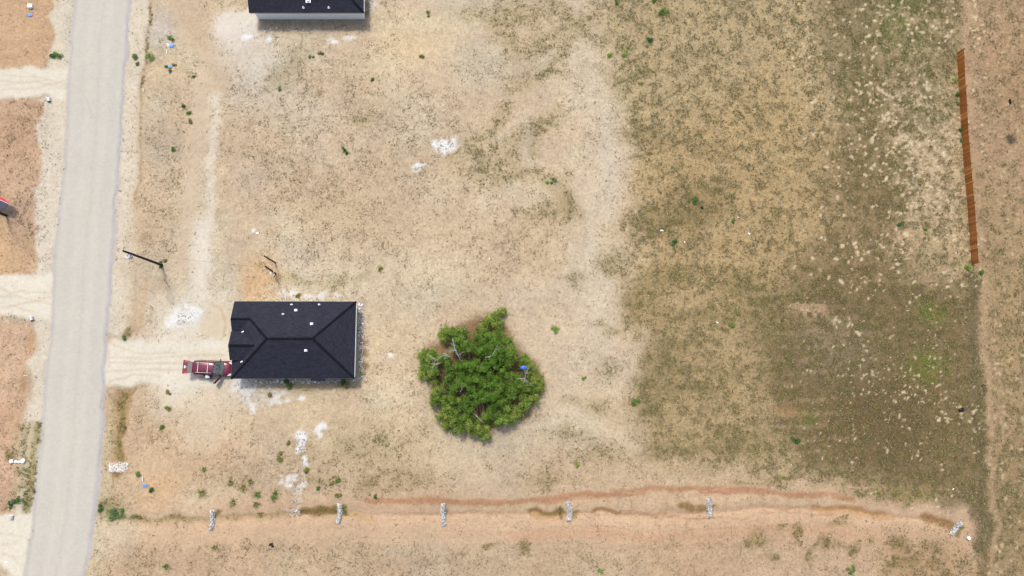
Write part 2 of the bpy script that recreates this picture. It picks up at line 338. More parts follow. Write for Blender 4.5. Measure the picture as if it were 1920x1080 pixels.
# south-west ditch, ochre and weedy
lay('line', [(236, 735), (226, 790), (222, 860)], 14, 7, (184, 146, 96), .65, d=8, t=.5, dz=-.25)
lay('line', [(234, 740), (228, 790), (226, 862)], 5, 4, (132, 118, 66), .6, d=30, t=.6)
lay('line', [(214, 750), (210, 800), (206, 860)], 6, 5, (216, 190, 150), .7, d=9, t=.5)
lay('spot', [(220, 892)], (12, 10), 6, (172, 124, 66), .8, d=14, t=.5)
lay('line', [(242, 738), (258, 726)], 3, 3, (168, 122, 80), .7)
# --- vehicle track along the lot, spill fans
lay('line', [(322, -60), (332, 0), (362, 60), (396, 110), (404, 160)], 22, 16, (216, 190, 161), .75, d=.8, g=.6)
lay('line', [(384, 150), (374, 220), (366, 300), (356, 400), (344, 500)], 17, 12, (218, 195, 168), .8, d=.8, g=.6)
lay('line', [(404, 180), (398, 260), (392, 380), (380, 480), (372, 560)], 9, 10, (232, 217, 198), .85, d=1.5, g=.6)
lay('line', [(384, 420), (376, 500), (370, 550)], 17, 14, (236, 222, 204), .95, d=1.2, g=.5)
for k in range(8):
    o_ = k * 7
    lay('line', [(318 + o_, -20), (344 + o_, 40), (384 + o_ * .9, 96), (404 + o_ * .6, 150)], 1.2, 2.2, (190, 162, 136), .4, ragged=.3)
lay('spot', [(440, 54)], (44, 42), 14, (237, 224, 210), .97, d=.3, g=.35)
lay('spot', [(462, 100)], (56, 40), 34, (222, 208, 192), .7, d=2, g=.6)
lay('spot', [(470, 62)], (34, 20), 18, (232, 222, 210), .8, d=.5, g=.5, holes=.42)
lay('area', [(286, 560), (425, 550), (450, 750), (300, 775)], 0, 34, (236, 223, 204), .92, d=1.2, g=.6)
lay('spot', [(400, 604)], (24, 34), 10, (228, 208, 182), .9, d=.2, g=.35)
lay('line', [(398, 572), (416, 586), (422, 610), (416, 634)], 1.5, 2.5, (196, 166, 134), .6, ragged=.5)
lay('line', [(420, 710), (400, 740), (380, 790)], 46, 30, (226, 205, 178), .75, d=1.6, g=.7)
lay('line', [(240, 645), (232, 642)], 5, 4, (206, 164, 112), .5)
# --- driveways of crushed caliche
DRIVE_E = [(196, 648), (215, 632), (240, 636), (275, 640), (340, 640), (438, 636), (442, 712), (370, 722), (330, 728), (290, 722), (250, 720), (225, 724), (192, 726)]
DRIVES_W = [[(-260, 124), (40, 126), (80, 128), (131, 128), (133, 186), (90, 182), (40, 186), (-260, 188)],
            [(-260, 520), (40, 516), (70, 514), (103, 508), (97, 606), (70, 598), (40, 592), (-260, 590)],
            [(-260, 968), (10, 966), (40, 968), (58, 966), (44, 1092), (0, 1060), (-260, 1052)]]
lay('area', DRIVE_E, 0, 9, (240, 229, 211), .98, d=.15, g=.45)
for d_ in DRIVES_W: lay('area', d_, 0, 5, (240, 229, 211), .98, d=.15, g=.45)
def ruts(lines, col=(212, 188, 156), w=1.6, k=.5):
    for l_ in lines: lay('line', l_, w, 2.6, col, k, ragged=.5)
ruts([[(200, 668), (260, 672), (340, 666), (420, 668)], [(200, 700), (270, 690), (350, 694)], [(204, 680), (300, 680), (400, 684)], [(210, 644), (250, 662), (330, 660)], [(206, 716), (250, 700), (300, 704)], [(204, 656), (206, 690)]])
ruts([[(0, 140), (70, 146), (134, 160)], [(0, 152), (60, 156), (130, 166)], [(0, 168), (70, 168), (128, 150)], [(10, 160), (90, 152)]], k=.4)
ruts([[(0, 556), (40, 545), (98, 552)], [(0, 540), (50, 560), (96, 575)], [(0, 575), (60, 566), (96, 560)], [(20, 570), (60, 585)]], k=.5)
ruts([[(0, 1000), (30, 1004), (54, 1014)], [(0, 1024), (30, 1020)], [(0, 1040), (20, 1044), (44, 1060)]], k=.4)
# --- lime, plaster and concrete washed out on the sand
WHITE = (246, 243, 240)
for u, v, a, b, k, h in ((838, 270, 22, 13, 1, .44), (816, 266, 7, 8, .9, .42), (791, 317, 9, 8, .9, .42), (346, 596, 28, 18, 1, .40), (332, 604, 18, 10, .8, .45), (364, 588, 14, 9, .9, .42), (404, 642, 14, 16, .5, .46), (566, 823, 9, 14, 1, .36), (600, 806, 11, 8, .9, .42), (571, 858, 9, 8, .85, .4), (562, 840, 5, 5, .8, .4), (595, 816, 4, 6, .7, .44), (548, 905, 18, 8, .55, .48), (444, 722, 12, 12, .85, .44), (460, 735, 16, 18, .8, .44), (472, 760, 8, 16, .7, .46), (492, 732, 16, 10, .7, .46), (530, 746, 14, 10, .85, .45), (568, 746, 8, 8, .8, .45), (446, 752, 14, 8, .6, .46), (475, 30, 14, 20, .4, .5), (503, 70, 7, 9, .8, .44), (612, 78, 18, 7, .7, .46), (656, 74, 12, 6, .7, .46), (482, 437, 4, 3, .8, .4), (730, 662, 5, 5, .7, .45), (552, 960, 8, 6, .7, .44), (468, 68, 10, 5, .8, .44), (600, 552, 40, 6, .5, .5), (540, 552, 20, 6, .5, .5), (690, 20, 12, 20, .4, .5), (668, 600, 30, 10, .0, .5)):
    lay('spot', [(u, v)], (a * 1.15, b * 1.15), min(a, b) * .5, WHITE, min(1, k * 1.25), d=.6, g=.7, ragged=1.5, holes=h - .05, dz=.03)
lay('line', [(566, 868), (556, 905), (553, 935), (551, 962)], 5, 4, (228, 220, 208), .8, d=3, ragged=1.5, holes=.44)
lay('area', [(436, 712), (520, 712), (560, 730), (500, 760), (440, 760)], 0, 20, (214, 206, 196), .6, d=3, holes=.35)
# builders' rubble round the houses
lay('area', [(664, 566), (682, 566), (686, 640), (682, 716), (664, 716)], 0, 5, (182, 168, 152), .8, d=5, t=.5)
lay('area', [(500, 708), (672, 708), (680, 722), (640, 728), (500, 728)], 0, 6, (186, 164, 134), .7, d=10, t=.6)
for u, v, a, b in ((684, 640, 8, 6), (684, 661, 7, 6), (683, 690, 9, 8), (668, 654, 5, 5)): lay('spot', [(u, v)], (a, b), 5, (150, 112, 66), .85, d=6, t=.6)
lay('area', [(486, 36), (690, 36), (694, 58), (486, 60)], 0, 8, (196, 172, 146), .7, d=8, t=.55)
lay('area', [(684, -60), (694, -60), (696, 36), (684, 36)], 0, 5, (164, 130, 98), .8, d=8, t=.6)
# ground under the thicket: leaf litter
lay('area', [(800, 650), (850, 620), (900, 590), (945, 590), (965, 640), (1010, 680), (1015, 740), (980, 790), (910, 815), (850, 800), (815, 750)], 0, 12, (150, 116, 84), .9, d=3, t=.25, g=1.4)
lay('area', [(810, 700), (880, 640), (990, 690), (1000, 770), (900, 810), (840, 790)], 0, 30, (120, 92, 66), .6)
# --- drainage swale along the south
CLAY = [(690, 936), (800, 940), (900, 944), (960, 941), (1010, 936), (1060, 932), (1150, 924), (1250, 918), (1330, 916), (1440, 922), (1540, 930), (1600, 938)]
CHAN = [(190, 972), (300, 976), (400, 972), (470, 968), (550, 965), (640, 962), (740, 964), (830, 964), (960, 964), (1010, 962), (1066, 958), (1120, 961), (1200, 966), (1330, 962), (1400, 954), (1440, 953), (1520, 952), (1580, 956), (1640, 963), (1700, 970), (1760, 978), (1796, 990)]
lay('line', [(u, v + 4) for u, v in CHAN if u > 380], 36, 22, (218, 182, 150), .8, d=2.6, t=.3, dz=0, g=.7)
lay('line', [(u, v + 34) for u, v in CHAN if 250 < u < 1500], 18, 14, (219, 186, 153), .7, d=2.5, g=.7)
lay('line', [(u, v + 42) for u, v in CHAN if 850 < u < 1700], 10, 12, (212, 166, 134), .7, d=3, g=.8)
lay('line', CLAY, 5.5, 3, (190, 143, 109), .95, d=1.2, g=.9, ragged=.6)
lay('line', [(u, v) for u, v in CLAY if 1000 < u < 1480], 7.5, 4, (190, 143, 110), .7, d=1, ragged=.6)
lay('line', [(u, v + 16) for u, v in CLAY if u > 860], 8, 6, (220, 188, 154), .75, d=6, t=.4, ragged=1.4)
lay('line', CHAN, 12, 10, None, 0, dz=-.18, ragged=.5)
lay('line', CHAN, 3, 3, None, 0, dz=-.14, ragged=.6)
lay('line', [c for c in CHAN if c[0] > 640], 1.5, 2.2, (172, 130, 98), .6, d=4, ragged=.45, holes=.36)
lay('line', [c for c in CHAN if c[0] < 640], 5, 4, (190, 164, 122), .7, d=11, t=.5, ragged=.8)
for pts, w, c, t_, d_ in (([(562, 963), (600, 961), (632, 960)], 7, (138, 108, 54), .6, 24), ([(646, 966), (700, 968)], 4, (206, 170, 122), .5, 4), ([(1000, 963), (1040, 958), (1062, 954)], 6, (140, 112, 64), .6, 5), ([(1000, 970), (1058, 968)], 4, (206, 164, 116), .4, 2), ([(1280, 950), (1324, 955)], 7, (152, 116, 68), .6, 8), ([(1110, 960), (1160, 958)], 4, (168, 130, 84), .5, 10),
                          ([(1530, 952), (1600, 956), (1660, 964)], 6, (186, 142, 98), .5, 6), ([(1540, 962), (1600, 968), (1680, 972)], 4, (206, 164, 122), .4, 3), ([(1735, 974), (1770, 980), (1788, 988)], 8, (164, 122, 76), .5, 7), ([(400, 968), (410, 960)], 4, (130, 112, 60), .7, 20), ([(640, 950), (646, 966)], 4, (124, 108, 54), .8, 24), ([(1795, 1000), (1800, 990)], 5, (120, 112, 50), .8, 20), ([(1334, 960), (1337, 950)], 3, (130, 110, 60), .7, 14), ([(836, 958), (836, 968)], 3, (140, 118, 66), .7, 14), ([(1075, 965), (1080, 955)], 4, (160, 126, 80), .6, 10), ([(1056, 948), (1058, 968)], 3, (110, 96, 46), .8, 16)):
    lay('line', pts, w, w * .6, c, .85, d=d_, t=t_, s=.05, ragged=.9)
ruts([[(1160, 955), (1240, 966), (1300, 972), (1400, 972)], [(1170, 962), (1260, 972), (1330, 974)], [(1440, 964), (1500, 950), (1540, 960)], [(1440, 952), (1520, 966), (1560, 966)]], (176, 124, 92), 1.2, .6)
ruts([[(1480, 978), (1460, 950)], [(1180, 935), (1190, 960)], [(1240, 930), (1262, 958)], [(1300, 930), (1306, 955)]], (206, 170, 134), 1.5, .6)
lay('area', [(1230, 990), (1420, 980), (1640, 995), (1760, 1010), (1760, 1200), (1240, 1200)], 0, 40, (206, 170, 138), .6, d=9, t=.36)
lay('area', [(1660, 1000), (1800, 1010), (1840, 1060), (1840, 1200), (1640, 1200)], 0, 40, (184, 150, 112), .7, d=16, t=.45)
for u, v, a, b in ((1560, 1015, 24, 9), (1575, 985, 24, 8), (1640, 1018, 8, 8), (1690, 1020, 12, 12), (1470, 992, 10, 5), (1525, 1045, 6, 18), (1600, 1035, 8, 16), (1445, 1042, 16, 6), (1500, 1000, 8, 20), (985, 1025, 8, 14), (1420, 1015, 20, 14), (920, 1020, 20, 6), (1690, 1062, 26, 10), (240, 970, 30, 6), (205, 950, 24, 12), (340, 975, 14, 8), (1650, 930, 60, 10), (1710, 930, 40, 16), (1465, 900, 30, 5), (1410, 908, 40, 3)):
    lay('spot', [(u, v)], (a, b), min(a, b) * .8, (150, 130, 84), .6, d=26, t=.6, s=.1, ragged=1.6)
# wheel and grader lines along the swale
for off in (-58, -50, -44, -30, 8, 24, 30, 38, 46, 58, 66, 84):
    lay('line', [(u + off * .4, v + off + 3 * math.sin(u * .011 + off)) for u, v in CHAN if 300 + (off * 37) % 500 < u < 1700], 1.0, 2.2, ((196, 158, 126) if off % 4 else (228, 198, 166)), .45, ragged=.35, holes=.40)
for k in range(60):
    u = 900 + k * 11.3; lay('line', [(u, 938 - (u - 900) * .02 + (k * 7) % 5), (u + (k * 5) % 7 - 3, 950 + (k * 3) % 6)], .8, 2, ((188, 152, 118) if k % 2 else (230, 200, 168)), .5, ragged=.4)
# south-west corner: pale dust at the road, speckled sand
lay('spot', [(210, 1000)], (40, 40), 30, (220, 202, 176), .6, d=4)

# --- the chip sealed road
ROADPOLY = RIGHT + LEFT[::-1]
road_sl, road_m = lay('area', ROADPOLY, 0, 5, (220, 211, 199), 1, d=0, g=.25, ragged=.8)
def between(f): return [(l[0] + (r[0] - l[0]) * f, l[1] + (r[1] - l[1]) * f) for l, r in zip(LEFT, [np.array((np.interp(l[1], [q[1] for q in RIGHT], [q[0] for q in RIGHT]), l[1])) for l in LEFT])]
lay('line', between(.025), 3.5, 3, (203, 196, 192), .7, ragged=.3)
lay('line', between(.975), 4, 3, (200, 194, 194), .8, ragged=.3)
for f_, w_, k_ in ((.53, 3, .3), (.22, 7, .15), (.8, 9, .18), (.36, 4, -1), (.66, 5, -1)):
    lay('line', between(f_), w_, w_ * .8, (202, 196, 193) if k_ > 0 else (223, 215, 204), abs(k_) if k_ > 0 else .5, ragged=.4)
lay('line', [(132, 158), (150, 168), (164, 190), (172, 220)], .9, 1.6, (198, 188, 180), .5, ragged=.2)
# pale bare scrapes in the grass: soil thrown up between the tufts
sc = np.random.default_rng(5)
spots = []
for _ in range(2600):
    u, v = sc.uniform(1480, 1845), sc.uniform(0, 960)
    p_ = .25
    if u > 1600 and v < 480: p_ = .9
    if u > 1640 and 80 < v < 420: p_ = .95
    if u < 1560: p_ = .10
    if v > 700: p_ = .16
    if u > 1700 and v > 520: p_ = .55
    if 1690 < u < 1760 and 600 < v < 720: p_ = .5
    if v > 850: p_ = .1
    if v > 560: p_ = .9 if abs(v - (760 - abs(u - 1700) * .9 + max(0, u - 1740) * 1.2)) < 60 and u > 1560 else .10
    if vnoise(np.array([u / 60]), np.array([v / 60]), 8)[0] < (.5 if v > 520 else .40): p_ *= .12
    if sc.random() < p_: spots.append((u, v, sc.uniform(1.5, 3.2) * (1.25 if v < 520 else 1)))
spots += [(sc.uniform(1500, 1840), sc.uniform(0, 860), sc.uniform(.9, 1.9)) for _ in range(380)]
spots += [(sc.uniform(1850, 1925), sc.uniform(0, 1080), sc.uniform(1.2, 4.0)) for _ in range(190)]
spots += [(sc.uniform(960, 1200), sc.uniform(20, 480), sc.uniform(1.5, 4)) for _ in range(60)]
for u, v, r in spots:
    r *= .88
    lay('spot', [(u, v)], (r * sc.uniform(.9, 1.3), r * sc.uniform(.8, 1.2)), r * .35, (224, 201, 166) if u < 1846 else (206, 178, 142), .95, d=1, g=.7, ragged=.8, dz=.04)
# ------------------------------------------------------------------ ground sheet
edge = np.minimum(np.minimum(XX - GX[0], GX[-1] - XX), np.minimum(YY - GY[0], GY[-1] - YY))
fade = sstep(0, 4, edge)
HZ = (relief + ((fbm(XX * .5, YY * .5, 3, 71) - .5) * .10 + (fbm(XX * 2.2, YY * 2.2, 3, 81) - .5) * .06) * np.clip(grain, .1, 1.3)) * fade
def hz(x, y):
    i = int(round((x - GX[0]) / STEP)); j = int(round((y - GY[0]) / STEP))
    return float(HZ[min(max(j, 0), ny - 1), min(max(i, 0), nx - 1)])
def G(u, v, dz=0.0):
    p = P(u, v); return Vector((p[0], p[1], hz(p[0], p[1]) + dz))
# slow tonal drift so that no zone is flat
soil *= (1 + (FINE - .5) * .30 * np.clip(grain, .2, 1) + (MID - .5) * .22 * np.clip(grain, .25, 1))[..., None]
patch = sstep(.40, .66, fbm(XX * .9, YY * .9, 4, 91)) * (.25 + 1.5 * sstep(.4, .65, fbm(XX * .22, YY * .22, 3, 101)))
clot = fbm(XX * 1.15 + 7, YY * 1.15, 3, 111, .6)
lawn = sstep(10, 18, dens)
patch = (1 - lawn) * (.45 + .8 * patch) * (.7 + 3.2 * sstep(.43, .62, clot)) + lawn * (.25 + 1.9 * sstep(.47, .57, clot) * (.6 + .6 * patch))
soil *= (1 - .16 * lawn * sstep(.46, .58, clot))[..., None]
soil = np.clip(soil, .01, .82)

gm = bpy.data.materials.new('soil'); gm.use_nodes = True
nt = gm.node_tree; N = nt.nodes; Lk = nt.links; B = N['Principled BSDF']
at = N.new('ShaderNodeAttribute'); at.attribute_name = 'soil'
geo = N.new('ShaderNodeNewGeometry')
def noise(scale, det=4, rough=.55):
    n = N.new('ShaderNodeTexNoise'); n.inputs['Scale'].default_value = scale; n.inputs['Detail'].default_value = det
    n.inputs['Roughness'].default_value = rough; Lk.new(geo.outputs['Position'], n.inputs['Vector']); return n.outputs[0]
def ramp(src, a, b, lo, hi):
    m = N.new('ShaderNodeMapRange'); m.inputs[1].default_value = a; m.inputs[2].default_value = b
    m.inputs[3].default_value = lo; m.inputs[4].default_value = hi; Lk.new(src, m.inputs[0]); return m.outputs[0]
def mth(op, a, b):
    m = N.new('ShaderNodeMath'); m.operation = op
    for i, q in enumerate((a, b)):
        if isinstance(q, (int, float)): m.inputs[i].default_value = q
        else: Lk.new(q, m.inputs[i])
    return m.outputs[0]
nA, nB, nC = noise(2.6, 5, .6), noise(9, 4), noise(34, 2)
fac = mth('MULTIPLY', mth('MULTIPLY', ramp(nA, .36, .64, -.12, .12), 1.0), at.outputs['Alpha'])
fac2 = mth('MULTIPLY', ramp(nB, .36, .64, -.14, .14), at.outputs['Alpha'])
fac3 = mth('ADD', mth('MULTIPLY', ramp(nC, .3, .7, -.10, .10), at.outputs['Alpha']), ramp(nC, .3, .7, -.025, .025))
# small dark crumbs of litter
speck = mth('MULTIPLY', mth('MULTIPLY', ramp(noise(5.5, 3, .7), .60, .70, 0, -.26), ramp(noise(.8, 3), .4, .6, .25, 1)), at.outputs['Alpha'])
tot = mth('ADD', mth('ADD', mth('ADD', fac, fac2), mth('ADD', fac3, speck)), 1.0)
sv = N.new('ShaderNodeVectorMath'); sv.operation = 'SCALE'
Lk.new(at.outputs['Color'], sv.inputs[0]); Lk.new(tot, sv.inputs['Scale']); Lk.new(sv.outputs[0], B.inputs['Base Color'])
B.inputs['Roughness'].default_value = .95; B.inputs['Specular IOR Level'].default_value = .15
bp = N.new('ShaderNodeBump'); bp.inputs['Distance'].default_value = .08
Lk.new(mth('ADD', nA, mth('ADD', mth('MULTIPLY', nB, .6), mth('MULTIPLY', nC, .25))), bp.inputs['Height'])
Lk.new(ramp(at.outputs['Alpha'], 0, 1.3, .04, .6), bp.inputs['Strength']); Lk.new(bp.outputs[0], B.inputs['Normal'])

def sheet(name, X, Y, Z, C, A, mask=None):
    """quads of a lattice (only the masked cells)"""
    jy, ix = X.shape; idx = np.arange(jy * ix).reshape(jy, ix)
    F = np.stack([idx[:-1, :-1], idx[:-1, 1:], idx[1:, 1:], idx[1:, :-1]], -1)
    F = F[mask] if mask is not None else F.reshape(-1, 4)
    used, inv = np.unique(F, return_inverse=True)
    V = np.stack([X, Y, Z], -1).reshape(-1, 3)[used]; F = inv.reshape(-1, 4)
    me = bpy.data.meshes.new(name)
    me.vertices.add(len(V)); me.vertices.foreach_set('co', V.astype(np.float32).ravel())
    me.loops.add(F.size); me.loops.foreach_set('vertex_index', F.astype(np.int32).ravel())
    me.polygons.add(len(F)); me.polygons.foreach_set('loop_start', np.arange(0, F.size, 4, dtype=np.int32)); me.polygons.foreach_set('loop_total', np.full(len(F), 4, np.int32))
    me.polygons.foreach_set('use_smooth', np.ones(len(F), bool)); me.update(calc_edges=True)
    a_ = me.color_attributes.new('soil', 'FLOAT_COLOR', 'POINT')
    a_.data.foreach_set('color', np.c_[C.reshape(-1, 3)[used], A.reshape(-1)[used]].astype(np.float32).ravel())
    me.materials.append(gm); o = bpy.data.objects.new(name, me); COL.objects.link(o); o['kind'] = 'structure'; return o
# outer rings out to the horizon
ext = np.cumsum(.18 * 1.75 ** np.arange(1, 17)); ext = ext * (2500 / ext[-1])
BX = np.r_[GX[0] - ext[::-1], GX, GX[-1] + ext]; BY = np.r_[GY[0] - ext[::-1], GY, GY[-1] + ext]
n_ = len(ext); pad2 = ((n_, n_), (n_, n_))
LX, LY = np.meshgrid(BX, BY)
LC = np.pad(soil, pad2 + ((0, 0),), mode='edge'); LA = np.pad(grain, pad2, mode='edge'); LZ = np.pad(HZ, pad2)
far = sstep(0, 14, np.maximum(np.maximum(GX[0] - LX, LX - GX[-1]), np.maximum(GY[0] - LY, LY - GY[-1])))
LA = LA + (1.3 - LA) * far
LC = LC + (alb(186, 160, 124).astype(np.float32) - LC) * far[..., None]
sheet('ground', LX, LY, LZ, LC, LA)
# road and driveways as sheets just above it, on the same lattice
full = np.zeros((ny, nx), np.float32); full[road_sl] = road_m
rm = (full[:-1, :-1] > .5) & (full[1:, 1:] > .5)
crown = .004 + .03 * sstep(.5, 1, full)
sheet('road', XX, YY, HZ + crown, soil, grain, rm)
for kind_, poly_, nm in [(0, DRIVE_E, 'driveway')] + [(1, d_, 'driveway') for d_ in DRIVES_W]:
    sl_, m_ = brush('area', poly_, 0, 4, 1.0); fl = np.zeros((ny, nx), np.float32); fl[sl_] = m_
    cells = (fl[:-1, :-1] > .5) & ~rm
    sheet(nm, XX, YY, HZ + .004, soil, grain, cells)

# ------------------------------------------------------------------ grass: dry tufts, as many as the soil zones carry
def scatter(name, count, pick, blades, colours, r_lo, r_hi, el_lo, el_hi, wid, seed):
    g = np.random.default_rng(seed)
    x = g.uniform(GX[0] + 1, GX[-1] - 1, count); y = g.uniform(GY[0] + 1, GY[-1] - 1, count)
    i = ((x - GX[0]) / STEP).astype(int); j = ((y - GY[0]) / STEP).astype(int)
    k = pick(i, j, x, y, g); x, y, i, j = x[k], y[k], i[k], j[k]; n = len(x)
    C = colours(i, j, g, n); r = g.uniform(r_lo, r_hi, n) * (.7 + .6 * g.random(n)) * (.58 + .42 * lawn[j, i])
    az = g.uniform(0, 2 * np.pi, (n, blades)); el = g.uniform(el_lo, el_hi, (n, blades)); ln = r[:, None] * g.uniform(.6, 1.25, (n, blades))
    z = HZ[j, i]; base = np.stack([x, y, z], -1)[:, None, :] + np.stack([np.cos(az) * .02, np.sin(az) * .02, np.zeros_like(az)], -1)
    side = np.stack([-np.sin(az), np.cos(az), np.zeros_like(az)], -1) * (wid * (.6 + .8 * g.random((n, blades, 1))) * (r / r_hi)[:, None, None])
    tip = base + np.stack([np.cos(az) * np.cos(el), np.sin(az) * np.cos(el), np.sin(el) + .05], -1) * ln[..., None]
    mid = base * .5 + tip * .5 + np.array([0, 0, .15]) * ln[..., None]
    V = np.stack([base - side * .6, base + side * .6, mid + side, tip, mid - side], 2).reshape(-1, 3)
    q = np.arange(n * blades)[:, None] * 5
    F = np.concatenate([q + np.array([[0, 1, 2]]), q + np.array([[0, 2, 4]]), q + np.array([[4, 2, 3]])], 0)
    CC = np.repeat(np.repeat(C, blades, 0) * (.75 + .5 * g.random((n * blades, 1))), 5, 0)
    o = soup(name, V, F, CC, GRASS, kind='stuff'); return o
GRASS = attr_mat('grass_blade', 'tone', .85, .25)
D_ = dens * patch * sstep(0, 3, edge)
D_[(full > .6)] = 0
MAXD = 34.0; AREA = (GX[-1] - GX[0] - 2) * (GY[-1] - GY[0] - 2)
BRN, OLV, GRN, STR = np.array([.205, .150, .092]), np.array([.195, .170, .060]), np.array([.150, .220, .038]), np.array([.50, .42, .26])
def green_cols(i, j, g, n):
    t = np.clip(tint[j, i] - .12 * (1 - lawn[j, i]) * (tint[j, i] < .5) + g.normal(0, .14, n), 0, 1)[:, None]
    c = np.where(t < .5, BRN + (OLV - BRN) * (t * 2), OLV + (GRN - OLV) * (t * 2 - 1))
    grey = (g.random((n, 1)) < .18); c = np.where(grey, c * .6 + np.array([.10, .085, .07]) * .6, c)
    return c * (.7 + .6 * g.random((n, 1)))
def straw_cols(i, j, g, n): return STR * (.6 + .5 * g.random((n, 1))) * (1 + np.array([.05, 0, -.1]) * g.normal(0, 1, (n, 1)))
scatter('low_grass', int(AREA * MAXD * 1.05), lambda i, j, x, y, g: g.random(len(x)) * MAXD < D_[j, i] * (1 - straw[j, i] * .7), 6, green_cols, .08, .19, .1, .8, .026, 1)
scatter('dry_straw', int(AREA * 10), lambda i, j, x, y, g: g.random(len(x)) * 10 < np.minimum(D_[j, i] * straw[j, i] * .8, 10), 5, straw_cols, .08, .16, .05, .7, .02, 2)
scatter('weed_tufts', int(AREA * .5), lambda i, j, x, y, g: g.random(len(x)) < np.clip(D_[j, i] * .012, 0, .3), 9, green_cols, .16, .30, .2, 1.0, .03, 3)
# ------------------------------------------------------------------ houses
def shingle_mat():
    m = bpy.data.materials.new('shingle'); m.use_nodes = True; t = m.node_tree; b = t.nodes['Principled BSDF']; L = t.links.new
    tc = t.nodes.new('ShaderNodeTexCoord'); sp = t.nodes.new('ShaderNodeSeparateXYZ'); L(tc.outputs['Object'], sp.inputs[0])
    def n(sc, det=3):
        q = t.nodes.new('ShaderNodeTexNoise'); q.inputs['Scale'].default_value = sc; q.inputs['Detail'].default_value = det; L(tc.outputs['Object'], q.inputs['Vector']); return q.outputs[0]
    def mr(s, a, c, lo, hi):
        q = t.nodes.new('ShaderNodeMapRange'); q.inputs[1].default_value = a; q.inputs[2].default_value = c; q.inputs[3].default_value = lo; q.inputs[4].default_value = hi; L(s, q.inputs[0]); return q.outputs[0]
    def mt(op, a, c):
        q = t.nodes.new('ShaderNodeMath'); q.operation = op
        for i, z in enumerate((a, c)):
            if isinstance(z, (int, float)): q.inputs[i].default_value = z
            else: L(z, q.inputs[i])
        return q.outputs[0]
    course = mt('FRACT', mt('MULTIPLY', sp.outputs['Z'], 1 / .0626), 0.0)        # one shingle course every 14 cm of slope
    row = mt('FLOOR', mt('MULTIPLY', sp.outputs['Z'], 1 / .0626), 0.0)
    cb = t.nodes.new('ShaderNodeCombineXYZ'); L(mt('MULTIPLY', sp.outputs['X'], 3.2), cb.inputs[0]); L(mt('MULTIPLY', sp.outputs['Y'], 3.2), cb.inputs[1]); L(mt('MULTIPLY', row, 7.31), cb.inputs[2])
    tabs = t.nodes.new('ShaderNodeTexWhiteNoise'); vf = t.nodes.new('ShaderNodeVectorMath'); vf.operation = 'FLOOR'; L(cb.outputs[0], vf.inputs[0]); L(vf.outputs[0], tabs.inputs['Vector'])
    f = mt('MULTIPLY', mt('MULTIPLY', mr(course, 0, .25, .62, 1.0), mr(tabs.outputs['Value'], 0, 1, .72, 1.28)), mt('MULTIPLY', mr(n(1.3), .3, .7, .88, 1.12), mr(n(30, 2), .3, .7, .7, 1.3)))
    s = t.nodes.new('ShaderNodeVectorMath'); s.operation = 'SCALE'; s.inputs[0].default_value = (.0168, .0188, .0295); L(f, s.inputs['Scale']); L(s.outputs[0], b.inputs['Base Color'])
    b.inputs['Roughness'].default_value = .85; b.inputs['Specular IOR Level'].default_value = .25
    bp = t.nodes.new('ShaderNodeBump'); bp.inputs['Strength'].default_value = .5; bp.inputs['Distance'].default_value = .012; L(course, bp.inputs['Height']); L(bp.outputs[0], b.inputs['Normal'])
    return m
SHINGLE = shingle_mat()
CAP = mat('ridge_shingle', (.0085, .009, .0125), .95, var=.8, scale=11, spec=.1)
SIDING = mat('white_siding', (.82, .80, .75), .6, var=.04, scale=1.2)
TRIM = mat('white_trim', (.75, .74, .72), .5, var=.03)
FASCIA = mat('dark_gutter', (.05, .05, .055), .5)
WHITE_M = mat('white_paint', (.80, .80, .80), .45, var=.03)
GLASS = mat('window_glass', (.02, .025, .03), .08, var=.0)
SLAB = mat('concrete', (.42, .40, .37), .9, var=.15, scale=3)
DOOR = mat('garage_door_paint', (.62, .61, .58), .5, var=.04)
DARKM = mat('vent_opening', (.03, .03, .03), .8)
EH, PITCH = 2.65, .5

